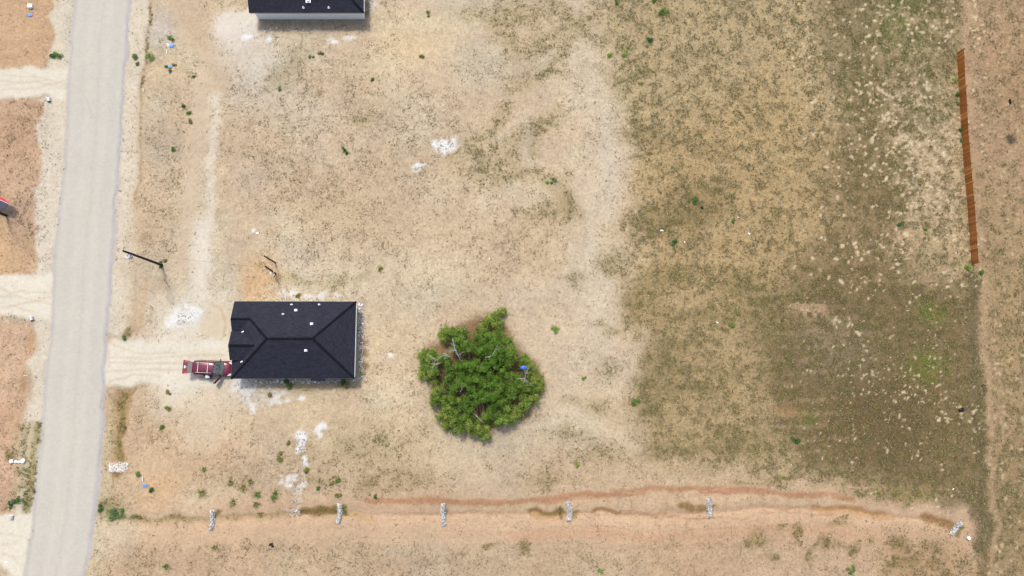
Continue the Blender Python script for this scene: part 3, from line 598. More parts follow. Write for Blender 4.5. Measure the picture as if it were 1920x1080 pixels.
def house(label, sw, nw, se, mirror, vents, flashing=True):
    """hip roofed bungalow with two front gables; x runs from the street eave to the back, s across"""
    o = Vector(nw if not mirror else sw); ex = Vector(se) - Vector(sw); L = ex.length; ex.normalize()
    rz = math.atan2(ex.y, ex.x); D = (Vector(nw) - Vector(sw)).length if not mirror else 9.62
    sg = 1 if mirror else -1
    root = empty('house', (o.x, o.y, 0), rz, label, 'house', 'matching bungalows with dark shingle roofs')
    V = lambda x, s, z: (x, sg * s, z)
    h = D / 2; r = PITCH * h; p1, v1, p2, e2 = 2.30, 3.82, 5.60, 7.38; zg1 = PITCH * p1; zv = zg1 - PITCH * (v1 - p1); e = .68; zg2 = e + PITCH * (p2 - v1); 
    E = lambda x, s, z: V(x, s, EH + z)
    A1, A2 = E(h, h, r), E(L - h, h, r)
    rf = MB()
    rf.poly([E(0, 0, 0), E(L, 0, 0), A2, A1, E(p1, p1, zg1), E(0, p1, zg1)])
    rf.poly([E(0, p1, zg1), E(p1, p1, zg1), E(zv / PITCH, v1, zv), E(0, v1, zv)])
    rf.poly([E(0, D, 0), A1, E(p1, p1, zg1), E(zv / PITCH, v1, zv), E(0, v1, 0)])
    rf.poly([E(0, D, 0), E(L, D, 0), A2, A1]); rf.poly([E(L, 0, 0), E(L, D, 0), A2])
    x2 = zg2 / PITCH; xe = e / PITCH
    g = .03
    rf.poly([E(-.02, p2, zg2), E(x2 + .05, p2, zg2), E(xe, v1 - g, e), E(-.02, v1 - g, e)])
    rf.poly([E(-.02, p2, zg2), E(x2 + .05, p2, zg2), E(xe, e2, e), E(-.02, e2, e)])
    # porch patch over the side door
    xa, xb = L * .643, L * .762
    rf.poly([E(xa, D - .3, .16), E(xb, D - .3, .16), E(xb, D + .30, -.14), E(xa, D + .30, -.14)])
    roof = rf.build('roof', SHINGLE, root)
    bm = bmesh.new(); bm.from_mesh(roof.data)
    for f in bm.faces:
        if f.normal.z < 0: f.normal_flip()
    bm.to_mesh(roof.data); bm.free()
    md = roof.modifiers.new('thickness', 'SOLIDIFY'); md.thickness = .06; md.offset = -1
    def caps(a, b, up=.03, w=.15):
        a, b = Vector(a), Vector(b); d = (b - a); n = int(d.length / .24); t = d.normalized(); sd = t.cross(Vector((0, 0, 1))).normalized(); m = MB()
        for k in range(n):
            q0 = a + d * (k / n); q1 = a + d * ((k + 1.25) / n if k < n - 1 else 1); j = random.uniform(.85, 1.2)
            u0, u1 = Vector((0, 0, up + .004)), Vector((0, 0, up + .03)); dn = Vector((0, 0, -.5 * w * .8))
            L0, C0, R0 = q0 - sd * w * j + dn + u0, q0 + u0 + Vector((0, 0, .015)), q0 + sd * w * j + dn + u0
            L1, C1, R1 = q1 - sd * w * j + dn + u1, q1 + u1 + Vector((0, 0, .015)), q1 + sd * w * j + dn + u1
            m.poly([L0, C0, C1, L1]); m.poly([C0, R0, R1, C1]); m.poly([L1, C1, R1])
        q = m.build('ridge_cap', CAP, root, fix=False); q['kind'] = 'stuff'
    for a, b in ((A1, A2), (A2, E(L, 0, 0)), (A2, E(L, D, 0)), (A1, E(0, D, 0)), (A1, E(p1, p1, zg1)), (E(0, p1, zg1), E(p1, p1, zg1)), (E(0, p2, zg2), E(x2, p2, zg2))): caps(a, b)
    # walls
    W0, WI, WE = .45, .42, .30
    wl_ = MB(); zt = EH - .14
    cx, cs = (W0 + L - WE) / 2, D / 2
    c = V(cx, cs, (zt + .12) / 2); wl_.box(c, (L - W0 - WE, D - 2 * WI, zt - .12)); wl_.build('wall', SIDING, root)
    fd = MB(); fd.box(V(cx, cs, .02), (L - W0 - WE + .06, D - 2 * WI + .06, .24)); fd.build('foundation', SLAB, root)
    gw = MB()
    gw.poly([V(W0 - .06, WI, zt), V(W0 - .06, p1, EH + zg1 - .10), V(W0 - .06, v1, EH + zv - .10), V(W0 - .06, v1, zt)])
    gw.build('gable_wall', SIDING, root)
    gw = MB(); gw.poly([V(W0 - .06, v1 + .01, zt), V(W0 - .06, v1 + .01, EH + e - .10), V(W0 - .06, p2, EH + zg2 - .10), V(W0 - .06, e2, EH + e - .10), V(W0 - .06, e2, zt)])
    gw.build('gable_wall', SIDING, root)
    st = MB(); st.poly([E(.0, e2 - .05, -.02), E(.0, e2 - .05, e - .07), E(xe, e2 - .05, e - .07)]); st.build('step_flashing', FASCIA, root); st = MB(); st.poly([E(0, v1 + .02, zv - .05), E(0, v1 + .02, e - .07), E(xe, v1 + .02, e - .07), E(zv / PITCH, v1 + .02, zv - .03)])
    st.build('step_flashing', FASCIA, root)
    so = MB(); so.box(V(L / 2, D / 2, EH - .125), (L - .03, D - .03, .03)); so.build('soffit', TRIM, root)
    fs = MB()
    for (x0, s0, x1, s1) in ((0, 0, L, 0), (0, D, L, D), (0, e2, 0, D)):
        a, b = Vector(V(x0, s0, EH - .075)), Vector(V(x1, s1, EH - .075)); d = b - a
        fs.box((a + b) / 2, (d.length, .03, .15), math.atan2(d.y, d.x))
    fs.build('gutter', FASCIA, root)
    a, b = Vector(V(L, 0, EH - .08)), Vector(V(L, D, EH - .08)); d = b - a
    fe = MB(); fe.box((a + b) / 2 + Vector((.02, 0, 0)), (d.length, .035, .16), math.atan2(d.y, d.x)); fe.build('fascia_board', TRIM, root)
    rk = MB()
    for (s0, z0, s1, z1) in ((0, 0, p1, zg1), (p1, zg1, v1, zv), (v1, e, p2, zg2), (p2, zg2, e2, e)):
        a, b = Vector(E(-.03, s0, z0 - .12)), Vector(E(-.03, s1, z1 - .12)); u_ = Vector((0, 0, .09)); x_ = Vector((-.03, 0, 0))
        rk.loft([[a - u_, a + u_, a + u_ + x_, a - u_ + x_], [b - u_, b + u_, b + u_ + x_, b - u_ + x_]])
    rk.build('rake_board', FASCIA, root)
    # openings: garage and door to the street, windows behind and at the sides
    gd = MB(); gd.box(V(W0 - .04, 5.6, 1.25), (.06, 2.7, 2.2)); gd_ = gd.build('garage_door', DOOR, root)
    dr = MB(); dr.box(V(W0 - .04, 3.3, 1.2), (.06, .95, 2.1)); dr.build('front_door', mat('door_paint', (.06, .05, .05), .4), root)
    def window(x, s, ww, along_x):
        d1 = (ww, .06, 1.25) if along_x else (.06, ww, 1.25); d2 = (ww - .16, .08, 1.1) if along_x else (.08, ww - .16, 1.1)
        f_ = MB().box(V(x, s, 1.6), d1).build('window', TRIM, root); q_ = MB().box(V(x, s, 1.6), d2).build('pane', GLASS, f_)
    window(W0 - .03, 1.6, 1.4, False); window(L - WE + .03, 2.4, 1.2, False); window(L - WE + .03, 6.6, 1.2, False)
    window(4.2, D - WI + .03, 1.0, True); window(12.3, D - WI + .03, 1.0, True)
    dr = MB(); dr.box(V((xa + xb) / 2, D - WI + .03, 1.2), (.9, .06, 2.1)); dr.build('side_door', DOOR, root)
    # vents: found on the roof plane under the photo's pixel
    inv = (Matrix.Rotation(-rz, 4, 'Z') @ Matrix.Translation((-o.x, -o.y, 0)))
    for kind, u, v in vents:
        z = EH + 1
        for _ in range(6):
            q = inv @ Vector(P(u, v, z)); x, s = q.x, sg * q.y
            z = EH + PITCH * max(0, min(s, D - s, x, L - x))
            if kind == 'flash': z = EH + .75
        x_, y_, z_ = q.x, q.y, z; m = MB()
        if kind == 'box':
            m.box((x_, y_, z_ + .03), (.36, .34, .03)); m.box((x_, y_, z_ + .14), (.25, .26, .16), taper=.92)
            m.build('roof_vent', WHITE_M, root)
        elif kind == 'hood':
            m.box((x_, y_, z_ + .03), (.62, .66, .04)); m.box((x_, y_, z_ + .17), (.42, .5, .28), taper=.8); m.build('roof_vent', WHITE_M, root)
        elif kind == 'pipe':
            sl_ = -PITCH if (s < D / 2) else PITCH
            m.loft([[(x_ + .15 * math.cos(t) * f, y_ + .12 * math.sin(t) * f, z_ + zz + (.5 * .12 * math.sin(t) * f) * (1 if sg * sl_ < 0 else -1)) for t in [k * math.pi / 5 for k in range(10)]] for f, zz in ((1, .02), (.95, .05), (.35, .10))])
            m.tube([(x_, y_, z_), (x_, y_, z_ + .34)], .06, 8); m.build('vent_pipe', WHITE_M, root)
        elif kind == 'flash':
            m.box((x_, y_, z_), (.28, .12, .05), .5); m.build('kickout_flashing', WHITE_M, root)
    return root
HA = house('single storey house with a dark shingle roof beside the parked red minivan', P(436, 710, EH), P(440, 565, EH), P(667.3, 709.5, EH), False,
           [('pipe', 546.7, 571), ('pipe', 598.3, 571), ('pipe', 530.6, 589), ('box', 554.7, 582), ('box', 584.3, 607.5), ('box', 573.4, 656.8), ('flash', 455, 622), ('flash', 453, 678)])
HB = house('single storey house with white side wall at the top edge of the photo', P(467.5, 24, EH), P(467, -120, EH), P(682.5, 24, EH), True,
           [('hood', 578, 1), ('pipe', 569, 15), ('pipe', 616.5, 15), ('box', 600, -14), ('box', 560, -60)])
# ------------------------------------------------------------------ red minivan with its tailgate up
PAINT = mat('maroon_paint', (.115, .009, .028), .28, metal=.25, var=.04, coat=.35)
VGLASS = mat('car_glass', (.085, .105, .098), .06, var=.85, scale=3.2)  # light and dark mottling in the colour stands in for reflections
BLACK = mat('black_rubber', (.012, .012, .012), .7)
STEEL = mat('alloy', (.5, .5, .5), .3, metal=.8)
SILVER = mat('roof_rail_metal', (.42, .36, .38), .4, metal=.3, var=.02)
LAMPW = mat('headlamp_lens', (.75, .70, .58), .15, var=.03, coat=.5)
LAMPR = mat('tail_lamp_lens', (.55, .008, .02), .15, var=.1, coat=.6)
INNER = mat('van_interior', (.03, .026, .024), .9)
TRIMB = mat('dark_trim', (.02, .018, .018), .5)
vp = P(401.5, 690.5, .7)
van = empty('minivan', (vp[0], vp[1], hz(vp[0], vp[1])), math.radians(-2.6), 'dark red minivan with tailgate raised and doors open, parked nose to house', 'minivan')
def lerp_table(x, T): return np.interp(x, [t[0] for t in T], [t[1] for t in T])
TW = [(-2.40, .80), (-2.3, .91), (-2.0, .965), (-1, .985), (.5, .985), (1.4, .97), (1.9, .93), (2.15, .84), (2.32, .66), (2.40, .42)]        # half width
TH = [(-2.40, .98), (-2.2, 1.04), (-1, 1.02), (.9, 1.0), (1.25, 1.0), (1.6, .95), (2.0, .86), (2.25, .74), (2.40, .60)]                        # belt and hood height
TC = [(-2.4, .0), (.9, .0), (1.3, .06), (1.7, .08), (2.2, .05), (2.4, .02)]                                                                    # crown of the hood
body = MB(); rings = []
for x in (-2.40, -2.34, -2.2, -1.9, -1.2, -.4, .4, .9, 1.15, 1.35, 1.6, 1.85, 2.05, 2.2, 2.32, 2.40):
    w, hgt_, cr = lerp_table(x, TW), lerp_table(x, TH), lerp_table(x, TC); zb = .26 if abs(x) < 2.2 else .32
    half = [(0, zb), (w * .86, zb), (w * .97, zb + .12), (w, .62), (w * .985, hgt_ - .12), (w * .92, hgt_), (w * .5, hgt_ + cr * .8), (0, hgt_ + cr)]
    rings.append([(x, y, z) for y, z in half] + [(x, -y, z) for y, z in half[-2:0:-1]])
body.loft(rings); bo = body.build('body', PAINT, van, smooth=True)
# cabin shell: roof, pillars
TR = [(-2.28, 1.66), (-2.0, 1.73), (-1, 1.76), (-.2, 1.74), (.25, 1.68)]
cab = MB(); rings = []
for x, xb in ((-2.30, -2.36), (-2.22, -2.30), (-1.9, -1.95), (-1.1, -1.1), (-.4, -.35), (.05, .35), (.22, 1.05)):
    zt = lerp_table(x, TR); wt = .70 if -2.25 < x < .1 else .66; wb = .90
    half = [(xb, wb, 1.0), (x * .7 + xb * .3, wt + .10, zt - .22), (x, wt, zt - .05), (x, wt - .10, zt), (x, wt * .4, zt + .02)]
    rings.append(half + [(a, -b, c) for a, b, c in half[::-1]])
cab.loft(rings, closed=False, cap=False); cb_ = cab.build('roof', PAINT, van, smooth=True)
wsn = MB(); a = [(.24, -.62, 1.67), (.27, 0, 1.695), (.24, .62, 1.67)]; b_ = [(1.10, -.84, 1.03), (1.26, 0, 1.06), (1.10, .84, 1.03)]
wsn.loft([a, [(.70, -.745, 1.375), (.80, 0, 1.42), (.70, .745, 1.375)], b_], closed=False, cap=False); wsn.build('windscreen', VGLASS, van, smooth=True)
cw = MB(); cw.loft([[(1.10, -.85, 1.015), (1.27, 0, 1.045), (1.10, .85, 1.015)], [(1.26, -.86, 1.005), (1.42, 0, 1.035), (1.26, .86, 1.005)]], closed=False, cap=False); cw.v = [(x, y, z + .045) for x, y, z in cw.v]; cw.build('wiper_cowl', TRIMB, van)
for s in (-1, 1):
    for x0, x1 in ((-2.1, -1.25), (-1.18, -.2), (-.12, .70)):
        if s < 0 and x0 == -1.18: continue
        xt = min(x1, .15) if x1 > .5 else x1
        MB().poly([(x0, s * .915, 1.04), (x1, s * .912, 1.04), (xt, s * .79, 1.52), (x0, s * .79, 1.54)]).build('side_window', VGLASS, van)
    MB().tube([(-1.95, s * .62, 1.77), (-1.9, s * .62, 1.83), (-.3, s * .62, 1.84), (.02, s * .60, 1.75)], .022, 6).build('roof_rail', SILVER, van)
    hl = MB(); hl.loft([[(1.78, s * .88, .90), (1.98, s * .66, .905), (1.96, s * .62, .86)], [(2.10, s * .82, .80), (2.27, s * .55, .76), (2.22, s * .52, .70)], [(2.22, s * .74, .70), (2.32, s * .60, .66), (2.28, s * .58, .60)]], closed=True)
    hl.v = [(x + .012, y * 1.012, z + .035) for x, y, z in hl.v]; hl.build('headlight', LAMPW, van)
    mi = MB(); mi.box((.82, s * 1.08, 1.08), (.12, .22, .16), taper=.85); mi.build('mirror', TRIMB, van)
    for x in (-1.5, 1.45):
        tyre = MB(); tyre.loft([[(x + r_ * math.cos(t), s * y_, .33 + r_ * math.sin(t)) for t in [k * math.pi / 10 for k in range(20)]] for r_, y_ in ((.22, .80), (.31, .78), (.33, .82), (.33, .95), (.31, .985), (.22, .975))]); tw = tyre.build('wheel', BLACK, van, smooth=True)
        rim = MB(); rim.loft([[(x + r_ * math.cos(t), s * y_, .33 + r_ * math.sin(t)) for t in [k * math.pi / 8 for k in range(16)]] for r_, y_ in ((.215, .97), (.2, .99), (.05, .985))]); rim.build('rim', STEEL, tw)
for x in (-1.62, -.42): MB().box((x, 0, 1.835), (.09, 1.22, .035)).build('roof_crossbar', SILVER, van)
for y in (-.4, -.13, .13, .4): MB().box((-1.02, y, 1.775), (1.5, .025, .012)).build('roof_rib', PAINT, van)
# raised tailgate, hinged at the roof's rear edge
tg = MB(); X0, X1, X2 = -2.30, -2.90, -3.46
tg.loft([[(X0, -.60, 1.70), (X0, .60, 1.70), (X0, .60, 1.64), (X0, -.60, 1.64)], [(X1, -.80, 1.86), (X1, .80, 1.86), (X1, .80, 1.79), (X1, -.80, 1.79)], [(X2 + .1, -.86, 1.90), (X2 + .1, .86, 1.90), (X2 + .1, .86, 1.80), (X2 + .1, -.86, 1.80)], [(X2, -.80, 1.84), (X2, .80, 1.84), (X2, .80, 1.76), (X2, -.80, 1.76)]])
tgo = tg.build('tailgate', PAINT, van)
MB().poly([(X0 - .07, -.58, 1.728), (X0 - .07, .58, 1.728), (X1 + .02, .74, 1.866), (X1 + .02, -.74, 1.866)]).build('rear_window', mat('rear_glass', (.16, .155, .13), .22, var=.05), tgo)
for s in (-1, 1): MB().loft([[(X1 - .06, s * .56, 1.872), (X1 - .06, s * .815, 1.868), (X1 - .06, s * .815, 1.80), (X1 - .06, s * .56, 1.80)], [(X1 - .36, s * .62, 1.905), (X1 - .36, s * .862, 1.90), (X1 - .36, s * .862, 1.82), (X1 - .36, s * .62, 1.82)]]).build('tail_light', LAMPR, tgo)
MB().box((X1 - .30, 0, 1.905), (.18, .34, .02)).build('licence_plate', mat('plate', (.6, .6, .6), .4), tgo)
MB().box((X1 - .09, 0, 1.885), (.08, .12, .02)).build('badge', SILVER, tgo)
# opened doors: sliding door run back along the side, front passenger door swung out
sd = MB(); sd.loft([[(-2.15, -1.02, .30), (-2.15, -1.08, .75), (-2.15, -1.02, 1.05), (-2.15, -.90, 1.55), (-2.15, -.86, 1.55), (-2.15, -.98, .30)], [(-1.02, -1.02, .30), (-1.02, -1.08, .75), (-1.02, -1.02, 1.05), (-1.02, -.90, 1.55), (-1.02, -.86, 1.55), (-1.02, -.98, .30)]])
sdo = sd.build('sliding_door', PAINT, van)
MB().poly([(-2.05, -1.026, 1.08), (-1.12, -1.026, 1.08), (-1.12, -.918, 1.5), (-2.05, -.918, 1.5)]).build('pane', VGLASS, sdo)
op = MB(); op.box((-.62, -.965, .72), (.74, .06, .62)); op.poly([(-1.0, -.925, 1.02), (-.22, -.925, 1.02), (-.22, -.76, 1.66), (-1.0, -.76, 1.66)]); op.build('door_opening', INNER, van)
fdr = MB(); hx, hy, an = .92, -1.0, math.radians(180 + 52)
dx_, dy_ = math.cos(an), math.sin(an); nx_, ny_ = -dy_, dx_
def dp(t, z, off): return (hx + dx_ * t + nx_ * off, hy + dy_ * t + ny_ * off, z)
fdr.loft([[dp(0, .32, -.03), dp(0, .7, -.06), dp(0, 1.02, -.03), dp(0, 1.02, .03), dp(0, .32, .03)], [dp(1.15, .32, -.03), dp(1.15, .7, -.06), dp(1.15, 1.02, -.03), dp(1.15, 1.02, .03), dp(1.15, .32, .03)]])
fd_ = fdr.build('front_door', PAINT, van)
fr = MB(); fr.tube([dp(0, 1.02, 0), dp(.55, 1.5, .10), dp(1.12, 1.55, .10), dp(1.13, 1.02, 0)], .035, 6); fr.build('window_frame', PAINT, fd_)
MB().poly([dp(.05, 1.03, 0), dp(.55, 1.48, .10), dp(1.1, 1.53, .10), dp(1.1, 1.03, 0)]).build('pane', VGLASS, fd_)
MB().poly([dp(.04, .36, .034), dp(1.1, .36, .034), dp(1.1, 1.0, .034), dp(.04, 1.0, .034)]).build('door_lining', mat('door_lining', (.07, .035, .025), .8), fd_)

# ------------------------------------------------------------------ person bending into the open side door
def person():
    pp = van.matrix_basis @ Vector((-.34, -1.16, 0)); gz = hz(pp.x, pp.y)
    J = [((0, 0, .93), .125, -1),                                                        # 0 pelvis (root)
         ((-.16, .05, 1.08), .135, 0), ((-.34, .10, 1.18), .15, 1), ((-.46, .13, 1.24), .075, 2), ((-.56, .17, 1.25), .095, 3), ((-.66, .20, 1.22), .08, 4),   # spine, neck, head
         ((-.33, -.08, 1.18), .075, 2), ((-.44, -.10, 1.00), .055, 6), ((-.56, .04, .90), .042, 7), ((-.62, .10, .89), .036, 8),   # near arm
         ((-.32, .28, 1.20), .075, 2), ((-.44, .38, 1.02), .055, 10), ((-.58, .40, .92), .042, 11), ((-.65, .42, .91), .036, 12),
         ((.04, -.10, .86), .105, 0), ((.03, -.13, .50), .075, 14), ((.09, -.14, .10), .052, 15), ((-.06, -.16, .05), .045, 16), ((-.13, -.17, .04), .035, 17),
         ((.03, .10, .86), .105, 0), ((-.02, .13, .50), .075, 19), ((.04, .13, .10), .052, 20), ((-.11, .13, .05), .045, 21), ((-.18, .13, .04), .035, 22)]
    for hand, dr_ in ((9, (-.05, .04, -.01)), (13, (-.06, .01, -.01))):
        hx_, hy_, hz_ = J[hand][0]
        for k in range(5):
            off = (k - 2) * .018; ln = (.7, .95, 1.0, .95, .8)[k]
            J.append(((hx_ + dr_[0] * ln - off * dr_[1] * 8, hy_ + dr_[1] * ln + off, hz_ - .015 - .01 * ln), .011, hand))
            J.append(((hx_ + dr_[0] * 1.6 * ln - off * dr_[1] * 8, hy_ + dr_[1] * 1.6 * ln + off * 1.1, hz_ - .045), .009, len(J) - 1))
    me = bpy.data.meshes.new('person'); me.from_pydata([j[0] for j in J], [(i, j[2]) for i, j in enumerate(J) if j[2] >= 0], [])
    tmp = bpy.data.objects.new('person_skeleton', me); COL.objects.link(tmp)
    tmp.modifiers.new('skin', 'SKIN'); sub = tmp.modifiers.new('smooth', 'SUBSURF'); sub.levels = 1; sub.render_levels = 1
    for i, j in enumerate(J):
        me.skin_vertices[0].data[i].radius = (j[1], j[1]); me.skin_vertices[0].data[i].use_root = (i == 0)
    bpy.context.view_layer.update()
    ev = tmp.evaluated_get(bpy.context.evaluated_depsgraph_get()); nm = bpy.data.meshes.new_from_object(ev)
    bpy.data.objects.remove(tmp)
    mats_ = [mat('skin_tone', (.42, .25, .17), .6), mat('pale_shirt', (.66, .66, .70), .8), mat('navy_jeans', (.022, .028, .06), .85), mat('shoe', (.05, .045, .04), .7)]
    nm.materials.clear()
    for m_ in mats_: nm.materials.append(m_)
    pos = [Vector(j[0]) for j in J]; kind = {}
    for i in range(len(J)): kind[i] = 0 if i in (3, 4, 5, 8, 9, 12, 13) or i > 23 else 1 if i in (1, 2, 6, 7, 10, 11) else 3 if i in (17, 18, 22, 23) else 2
    for p_ in nm.polygons:
        c = p_.center; i = min(range(len(J)), key=lambda q: (pos[q] - c).length - J[q][1]); p_.material_index = kind[i]; p_.use_smooth = True
    o = bpy.data.objects.new('person', nm); COL.objects.link(o); o.location = (pp.x, pp.y, gz); o.rotation_euler = (0, 0, math.radians(-2))
    tag(o, 'person in pale shirt and navy trousers bending into the open minivan door', 'person')
    hr = MB(); c0 = Vector((-.575, .175, 1.275))
    hr.loft([[(c0.x + .115 * math.cos(t) * f, c0.y + .10 * math.sin(t) * f, c0.z + z) for t in [k * math.pi / 6 for k in range(12)]] for f, z in ((.95, -.03), (1.0, .02), (.8, .07), (.35, .095))])
    hr.build('hair', mat('dark_hair', (.012, .009, .008), .6), o, smooth=True)
person()
# ------------------------------------------------------------------ the mesquite thicket
BARK = mat('bark', (.10, .075, .055), .95, var=.3, scale=5, bump=.4)
DEADW = mat('dead_wood', (.46, .43, .40), .9, var=.2, scale=6)
LEAF = attr_mat('leaf', 'tone', .6, .22)
def TC_(u, v, z=0): return P(770 + u / 4, 570 + v / 4, z)
LOBES = [(640, 105, 46), (600, 120, 34), (690, 62, 18), (575, 150, 26), (655, 150, 40), (540, 225, 72), (620, 225, 62), (510, 300, 62), (590, 300, 62), (660, 300, 70), (730, 310, 56), (560, 370, 66), (640, 380, 70), (755, 375, 50),
         (290, 240, 62), (250, 255, 40), (350, 235, 58), (400, 225, 30), (395, 300, 56), (430, 350, 50), (330, 330, 28),
         (115, 390, 52), (165, 385, 48), (190, 420, 40), (135, 460, 56), (105, 515, 42), (160, 545, 56), (200, 500, 34), (265, 435, 42),
         (345, 515, 66), (290, 575, 42), (400, 470, 56), (450, 500, 62), (530, 450, 60), (620, 430, 58), (700, 410, 58), (740, 440, 44), (560, 530, 66), (500, 600, 66), (420, 600, 44), (650, 560, 66), (590, 650, 66), (465, 690, 60), (680, 650, 56), (380, 570, 40), (620, 720, 56), (540, 690, 40),
         (850, 430, 44), (905, 490, 54), (950, 560, 44), (945, 640, 50), (880, 610, 62), (800, 590, 56), (915, 710, 42), (840, 690, 56), (770, 650, 50), (760, 560, 44), (830, 740, 40), (860, 770, 26),
         (720, 740, 56), (785, 815, 48), (700, 830, 52), (630, 800, 52), (640, 860, 40), (740, 860, 30),
         (350, 770, 62), (420, 780, 50), (290, 790, 44), (250, 850, 46), (270, 910, 32), (350, 920, 56), (430, 910, 50), (400, 850, 40), (545, 915, 52), (560, 985, 36), (500, 950, 40), (330, 850, 44), (480, 860, 28), (560, 830, 26),
         (195, 700, 32), (250, 720, 42), (310, 700, 38), (210, 650, 22), (180, 740, 20), (330, 640, 26), (250, 640, 20)]
HOLES_ = [(235, 560, 34), (220, 480, 22), (270, 640, 30), (400, 640, 30), (440, 410, 40), (770, 470, 30), (790, 730, 34), (540, 770, 34), (500, 820, 26), (330, 440, 30), (700, 700, 20), (340, 660, 26), (210, 760, 24), (590, 190, 14), (300, 300, 26)]
tb = TC_(500, 560); tz = hz(tb[0], tb[1])
tree = empty('mesquite_tree', (tb[0], tb[1], tz), 0, 'large spreading green thicket of mesquite standing alone on the sand', 'tree')
lg = np.random.default_rng(3)
cen, rad, hue = [], [], []
for (u, v, r) in LOBES:
    p = TC_(u, v); d = math.hypot(u - 520, v - 550) / 480
    top = 4.6 * (1 - .62 * d * d) * lg.uniform(.85, 1.1)
    young = np.clip((d - .45) * 1.5 + lg.normal(0, .12), 0, 1)
    R_ = r / 4 * PXM
    for k in range(int(9 + 12 * R_ * R_)):
        a, q = lg.uniform(0, 2 * np.pi), math.sqrt(lg.random()) * R_ * 1.02
        x, y = p[0] + q * math.cos(a), p[1] + q * math.sin(a)
        uu, vv = u + q * math.cos(a) / PXM * 4, v - q * math.sin(a) / PXM * 4
        if any((uu - a_) ** 2 + (vv - b_) ** 2 < c_ * c_ for a_, b_, c_ in HOLES_) and lg.random() < .8: continue
        z = top * lg.uniform(.28, 1.06) - .5 * (q / max(R_, .1)) ** 2
        cen.append((x, y, max(z, .35))); rad.append(lg.uniform(.20, .48)); hue.append(np.clip(young + lg.normal(0, .15), 0, 1))
cen, rad, hue = np.array(cen), np.array(rad), np.array(hue)
per = 95
n = len(cen) * per
dirs = lg.normal(0, 1, (n, 3)); dirs /= np.linalg.norm(dirs, axis=1, keepdims=True)
rr = np.repeat(rad, per) * lg.random(n) ** .55 * np.where(lg.random(n) < .22, 1.9, 1)
ctr = np.repeat(cen, per, 0) + dirs * rr[:, None] * np.array([1.0, 1.0, .7])
a1 = lg.normal(0, 1, (n, 3)); a1[:, 2] *= .45; a1 /= np.linalg.norm(a1, axis=1, keepdims=True)
nr = lg.normal(0, 1, (n, 3)) * .7 + np.array([0, 0, 1.0]); a2 = np.cross(nr, a1); a2 /= np.linalg.norm(a2, axis=1, keepdims=True)
ln = lg.uniform(.06, .13, n)[:, None]; wd = ln * lg.uniform(.28, .5, (n, 1))
LV = np.stack([ctr - a1 * ln, ctr + a2 * wd, ctr + a1 * ln, ctr - a2 * wd], 1).reshape(-1, 3) - np.array([tb[0], tb[1], tz])
h_ = np.repeat(hue, per)[:, None]
dk, lt = np.array([.090, .190, .018]), np.array([.255, .315, .060])
LCOL = (dk + (lt - dk) * h_) * lg.uniform(.65, 1.35, (n, 1)) * np.repeat(lg.uniform(.62, 1.3, (len(cen), 1)), per, 0)
dry = lg.random((n, 1)) < .03; LCOL = np.where(dry, np.array([.22, .16, .08]), LCOL)
soup('crown', LV, np.arange(n * 4).reshape(-1, 4), np.repeat(LCOL, 4, 0), LEAF, parent=tree)
# several stems from one root, limbs reaching into the lobes, grey dead limbs
def rel(p): return Vector((p[0] - tb[0], p[1] - tb[1], p[2] - tz))
for i in range(6):
    a = i * 1.05 + .3; e_ = Vector((math.cos(a) * random.uniform(1.4, 2.4), math.sin(a) * random.uniform(1.4, 2.4), random.uniform(1.5, 2.4)))
    MB().tube([(math.cos(a) * .1, math.sin(a) * .1, -.1), e_ * .35 + Vector((0, 0, .15)), e_ * .7 + Vector((random.uniform(-.2, .2), random.uniform(-.2, .2), .1)), e_], [.2, .16, .12, .09], 8).build('trunk', BARK, tree, smooth=True)
lm = MB()
for (u, v, r) in LOBES[::1]:
    d = math.hypot(u - 520, v - 550) / 480; q = rel(TC_(u, v)); q.z = 4.0 * (1 - .62 * d * d) * .72; st = Vector((q.x * .22, q.y * .22, 1.0 + .4 * random.random()))
    m_ = st.lerp(q, .55) + Vector((random.uniform(-.4, .4), random.uniform(-.4, .4), random.uniform(-.1, .3)))
    lm.tube([st, m_, q], [.07, .045, .018], 5)
    for k in range(4):
        w = q + Vector((random.uniform(-.7, .7), random.uniform(-.7, .7), random.uniform(-.1, .35))); lm.tube([m_.lerp(q, random.uniform(.3, .9)), w], [.02, .007], 4)
lb = lm.build('limb', BARK, tree, smooth=True); lb['kind'] = 'stuff'
def dead(path, zs, r0, nb, spread, seed):
    rg = random.Random(seed); m = MB(); pts = [rel(TC_(u, v, z)) for (u, v), z in zip(path, zs)]
    m.tube(pts, [r0 * (1 - .7 * i / (len(pts) - 1)) for i in range(len(pts))], 6)
    for k in range(nb):
        b_ = rg.randrange(1, len(pts)); s0 = pts[b_ - 1].lerp(pts[b_], rg.random()); d = (pts[b_] - pts[b_ - 1]).normalized()
        dr = (d + Vector((rg.uniform(-1, 1), rg.uniform(-1, 1), rg.uniform(-.2, .5))) * spread).normalized(); l_ = rg.uniform(.35, .95)
        e1 = s0 + dr * l_ * .5; e2_ = e1 + (dr + Vector((rg.uniform(-.5, .5), rg.uniform(-.5, .5), .1))) * l_ * .5
        m.tube([s0, e1, e2_], [r0 * .5, r0 * .35, r0 * .12], 5)
        e3 = e1 + (dr + Vector((rg.uniform(-.8, .8), rg.uniform(-.8, .8), .1))) * l_ * .4; m.tube([e1, e3], [r0 * .3, r0 * .1], 4)
    o = m.build('dead_branch', DEADW, tree, smooth=True); o['label'] = 'bare pale grey branch'
dead([(378, 430), (352, 378), (330, 330), (318, 270)], (3.6, 4.1, 4.3, 4.4), .045, 12, .8, 1)
dead([(335, 345), (305, 350)], (4.3, 4.4), .03, 5, .8, 2)
dead([(225, 440), (185, 455), (155, 480)], (3.4, 3.6, 3.5), .035, 7, .7, 3)
